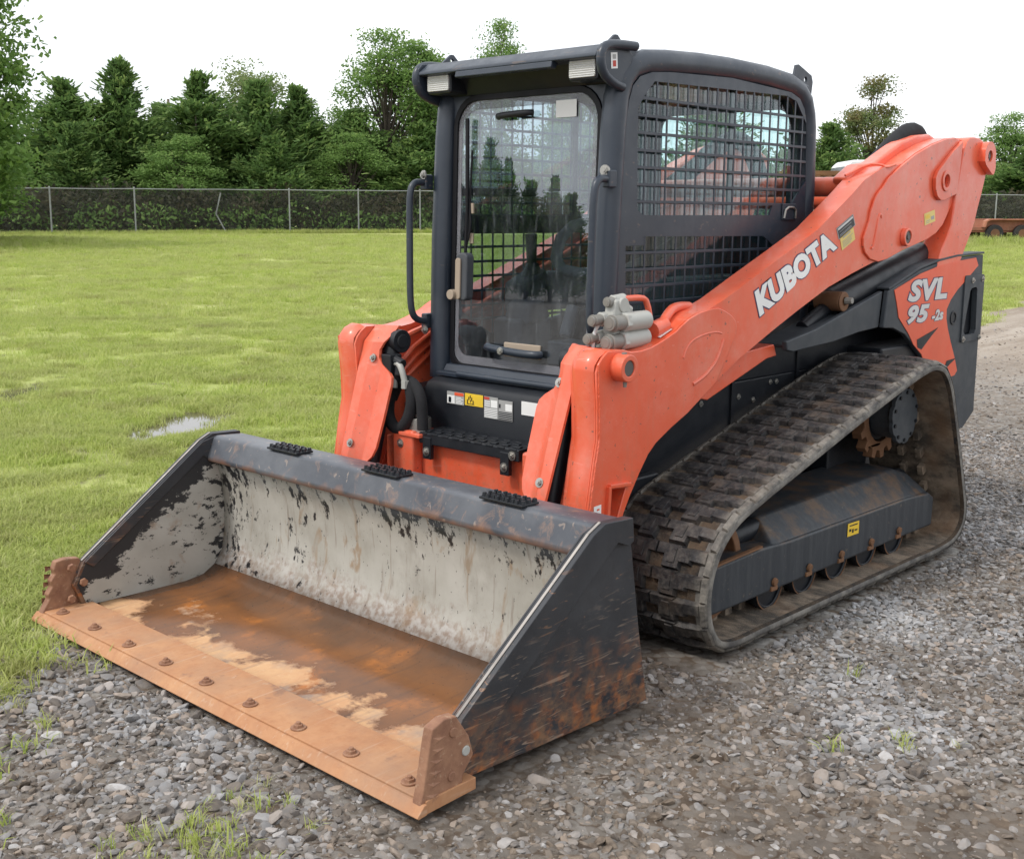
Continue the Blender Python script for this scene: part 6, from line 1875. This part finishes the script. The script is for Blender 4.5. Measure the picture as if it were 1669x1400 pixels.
for s in (-1, 1):
    MB().prism([(0.34, 1.85), (0.50, 2.62), (1.02, 2.64), (1.02, 1.85)], s * 1.0, s * 1.008).build('side_window', 'dark_glass', truck, 0.003)
    MB().prism([(1.10, 1.85), (1.10, 2.64), (1.72, 2.64), (1.76, 1.85)], s * 1.0, s * 1.008).build('side_window', 'dark_glass', truck, 0.003)
    for x in (0.1, 2.7):
        w = MB().cyl((x, s * 0.72, 0.45), (x, s * 1.0, 0.45), 0.45, n=24).build('wheel', 'tyre', truck, 0.03)
        MB().cyl((x, s * 0.95, 0.45), (x, s * 1.01, 0.45), 0.24, n=18).build('rim', 'grey_metal', w)
    MB().box(0.10, 0.24, min(s * 1.02, s * 1.22), max(s * 1.02, s * 1.22), 1.85, 2.2).build('wing_mirror', 'black', truck, 0.02)
MB().prism([(-0.9, 0.03), (0.9, 0.03), (0.84, 0.86), (-0.84, 0.86)], 0, 0.02, fn=lambda a, b, t: (0.01 + b * 0.235 - t * 0.9 - 0.006, a, 1.82 + b)).build('windscreen', 'dark_glass', truck)
MB().box(1.98, 3.3, -1.05, 1.05, 0.95, 1.10).box(-0.6, 3.3, -0.45, 0.45, 0.55, 0.80).build('flat_bed', 'deck', truck, 0.01)
MB().box(-0.76, -0.62, -0.98, 0.98, 0.55, 0.80).build('bumper', 'black', truck, 0.03)

rack = empty('steel_rack', (-33.5, -16.0, gz(-33.5, -16.0)), RZ)
tag(rack, 'dark rusty steel rack standing in front of the white truck', 'rack')
m = MB()
for y in (-0.5, 0.5):
    m.box(-2.6, 1.9, y - 0.05, y + 0.05, 2.36, 2.50)
m.build('rack_rail', 'rust_dark', rack, 0.01)
for i in range(12):
    MB().box(-2.5 + i * 0.38, -2.42 + i * 0.38, -0.45, 0.45, 2.28, 2.355).build('rack_slat', 'rust_dark', rack)
for x in (-2.5, -0.4, 1.8):
    for y in (-0.5, 0.5):
        MB().box(x - 0.05, x + 0.05, y - 0.05, y + 0.05, 0.0, 2.355).build('rack_leg', 'rust_dark', rack)
MB().box(-2.45, 1.75, -0.42, 0.42, 1.30, 1.36).build('rack_shelf', 'deck', rack)

tl = empty('flatbed_trailer', (-42.55, -15.4, gz(-42.55, -15.4)), RZ)
tag(tl, 'low rusty flatbed trailer with rounded fender parked in tall grass by the fence', 'trailer')
MB().box(-1.6, 4.6, -0.95, 0.95, 0.36, 0.50).build('trailer_frame', 'rust', tl, 0.01)
for i in range(14):
    MB().box(-1.58 + i * 0.44, -1.58 + i * 0.44 + 0.425, -0.96, 0.96, 0.503, 0.545).build('deck_board', 'deck', tl, 0.004)
for y in (-0.98, 0.98):
    MB().box(-1.6, 4.6, y - 0.03, y + 0.03, 0.44, 0.56).build('side_rail', 'rust', tl, 0.006)
    s = 1 if y > 0 else -1
    f = [(-0.75, 0.56), (-0.70, 0.80), (-0.55, 0.87), (0.85, 0.88), (1.05, 0.82), (1.25, 0.62), (1.28, 0.56), (1.18, 0.56), (0.98, 0.77), (0.82, 0.83), (-0.52, 0.82), (-0.64, 0.76), (-0.68, 0.56)]
    MB().prism(f, s * 1.0, s * 1.28).prism([(-0.70, 0.56), (-0.66, 0.78), (-0.53, 0.845), (0.83, 0.855), (1.0, 0.80), (1.22, 0.60), (1.22, 0.56)], s * 1.0, s * 1.02).build('fender', 'rust', tl, 0.006)
    for x in (-0.30, 0.75):
        w = MB().cyl((x, s * 1.02, 0.33), (x, s * 1.24, 0.33), 0.33, n=22).build('wheel', 'tyre', tl, 0.03)
        MB().cyl((x, s * 1.20, 0.33), (x, s * 1.25, 0.33), 0.17, n=16).build('rim', 'rust_dark', w)
MB().tube([(-1.6, 0.5, 0.42), (-2.7, 0.0, 0.42), (-1.6, -0.5, 0.42)], 0.05, 8).cyl((-2.95, 0, 0.44), (-2.65, 0, 0.42), 0.06, n=10).build('tow_tongue', 'rust', tl)

# taller grass left unmown by the fence, the trailer and the left tree
P, S = [], []
rs = np.random.default_rng(404)
p = along(FENCE, rs.random(5200))
d = rs.uniform(-0.8, 0.3, len(p))
x, y = p[:, 0] + DX * d, p[:, 1] + DY * d
tx, ty = -42.9 + rs.normal(0, 2.6, 1500) * -0.686 + rs.normal(0, 0.8, 1500) * 0.73, -15.0 + rs.normal(0, 2.6, 1500) * 0.728 + rs.normal(0, 0.8, 1500) * 0.68
lx, ly = -13.0 + rs.normal(0, 1.2, 1100), -35.4 + rs.normal(0, 1.4, 1100)
x, y = np.concatenate([x, tx, lx]), np.concatenate([y, ty, ly])
scatter('tall_grass', np.stack([x, y, ground_z(x, y)], 1), np.stack([rs.normal(0, 0.1, len(x)), rs.normal(0, 0.1, len(x)), rs.uniform(0, 6.28, len(x))], 1),
        np.concatenate([rs.uniform(1.2, 2.4, 5200), rs.uniform(2, 4.0, 1500), rs.uniform(1.5, 3.0, 1100)]), tall, rs.integers(0, 2, len(x)))
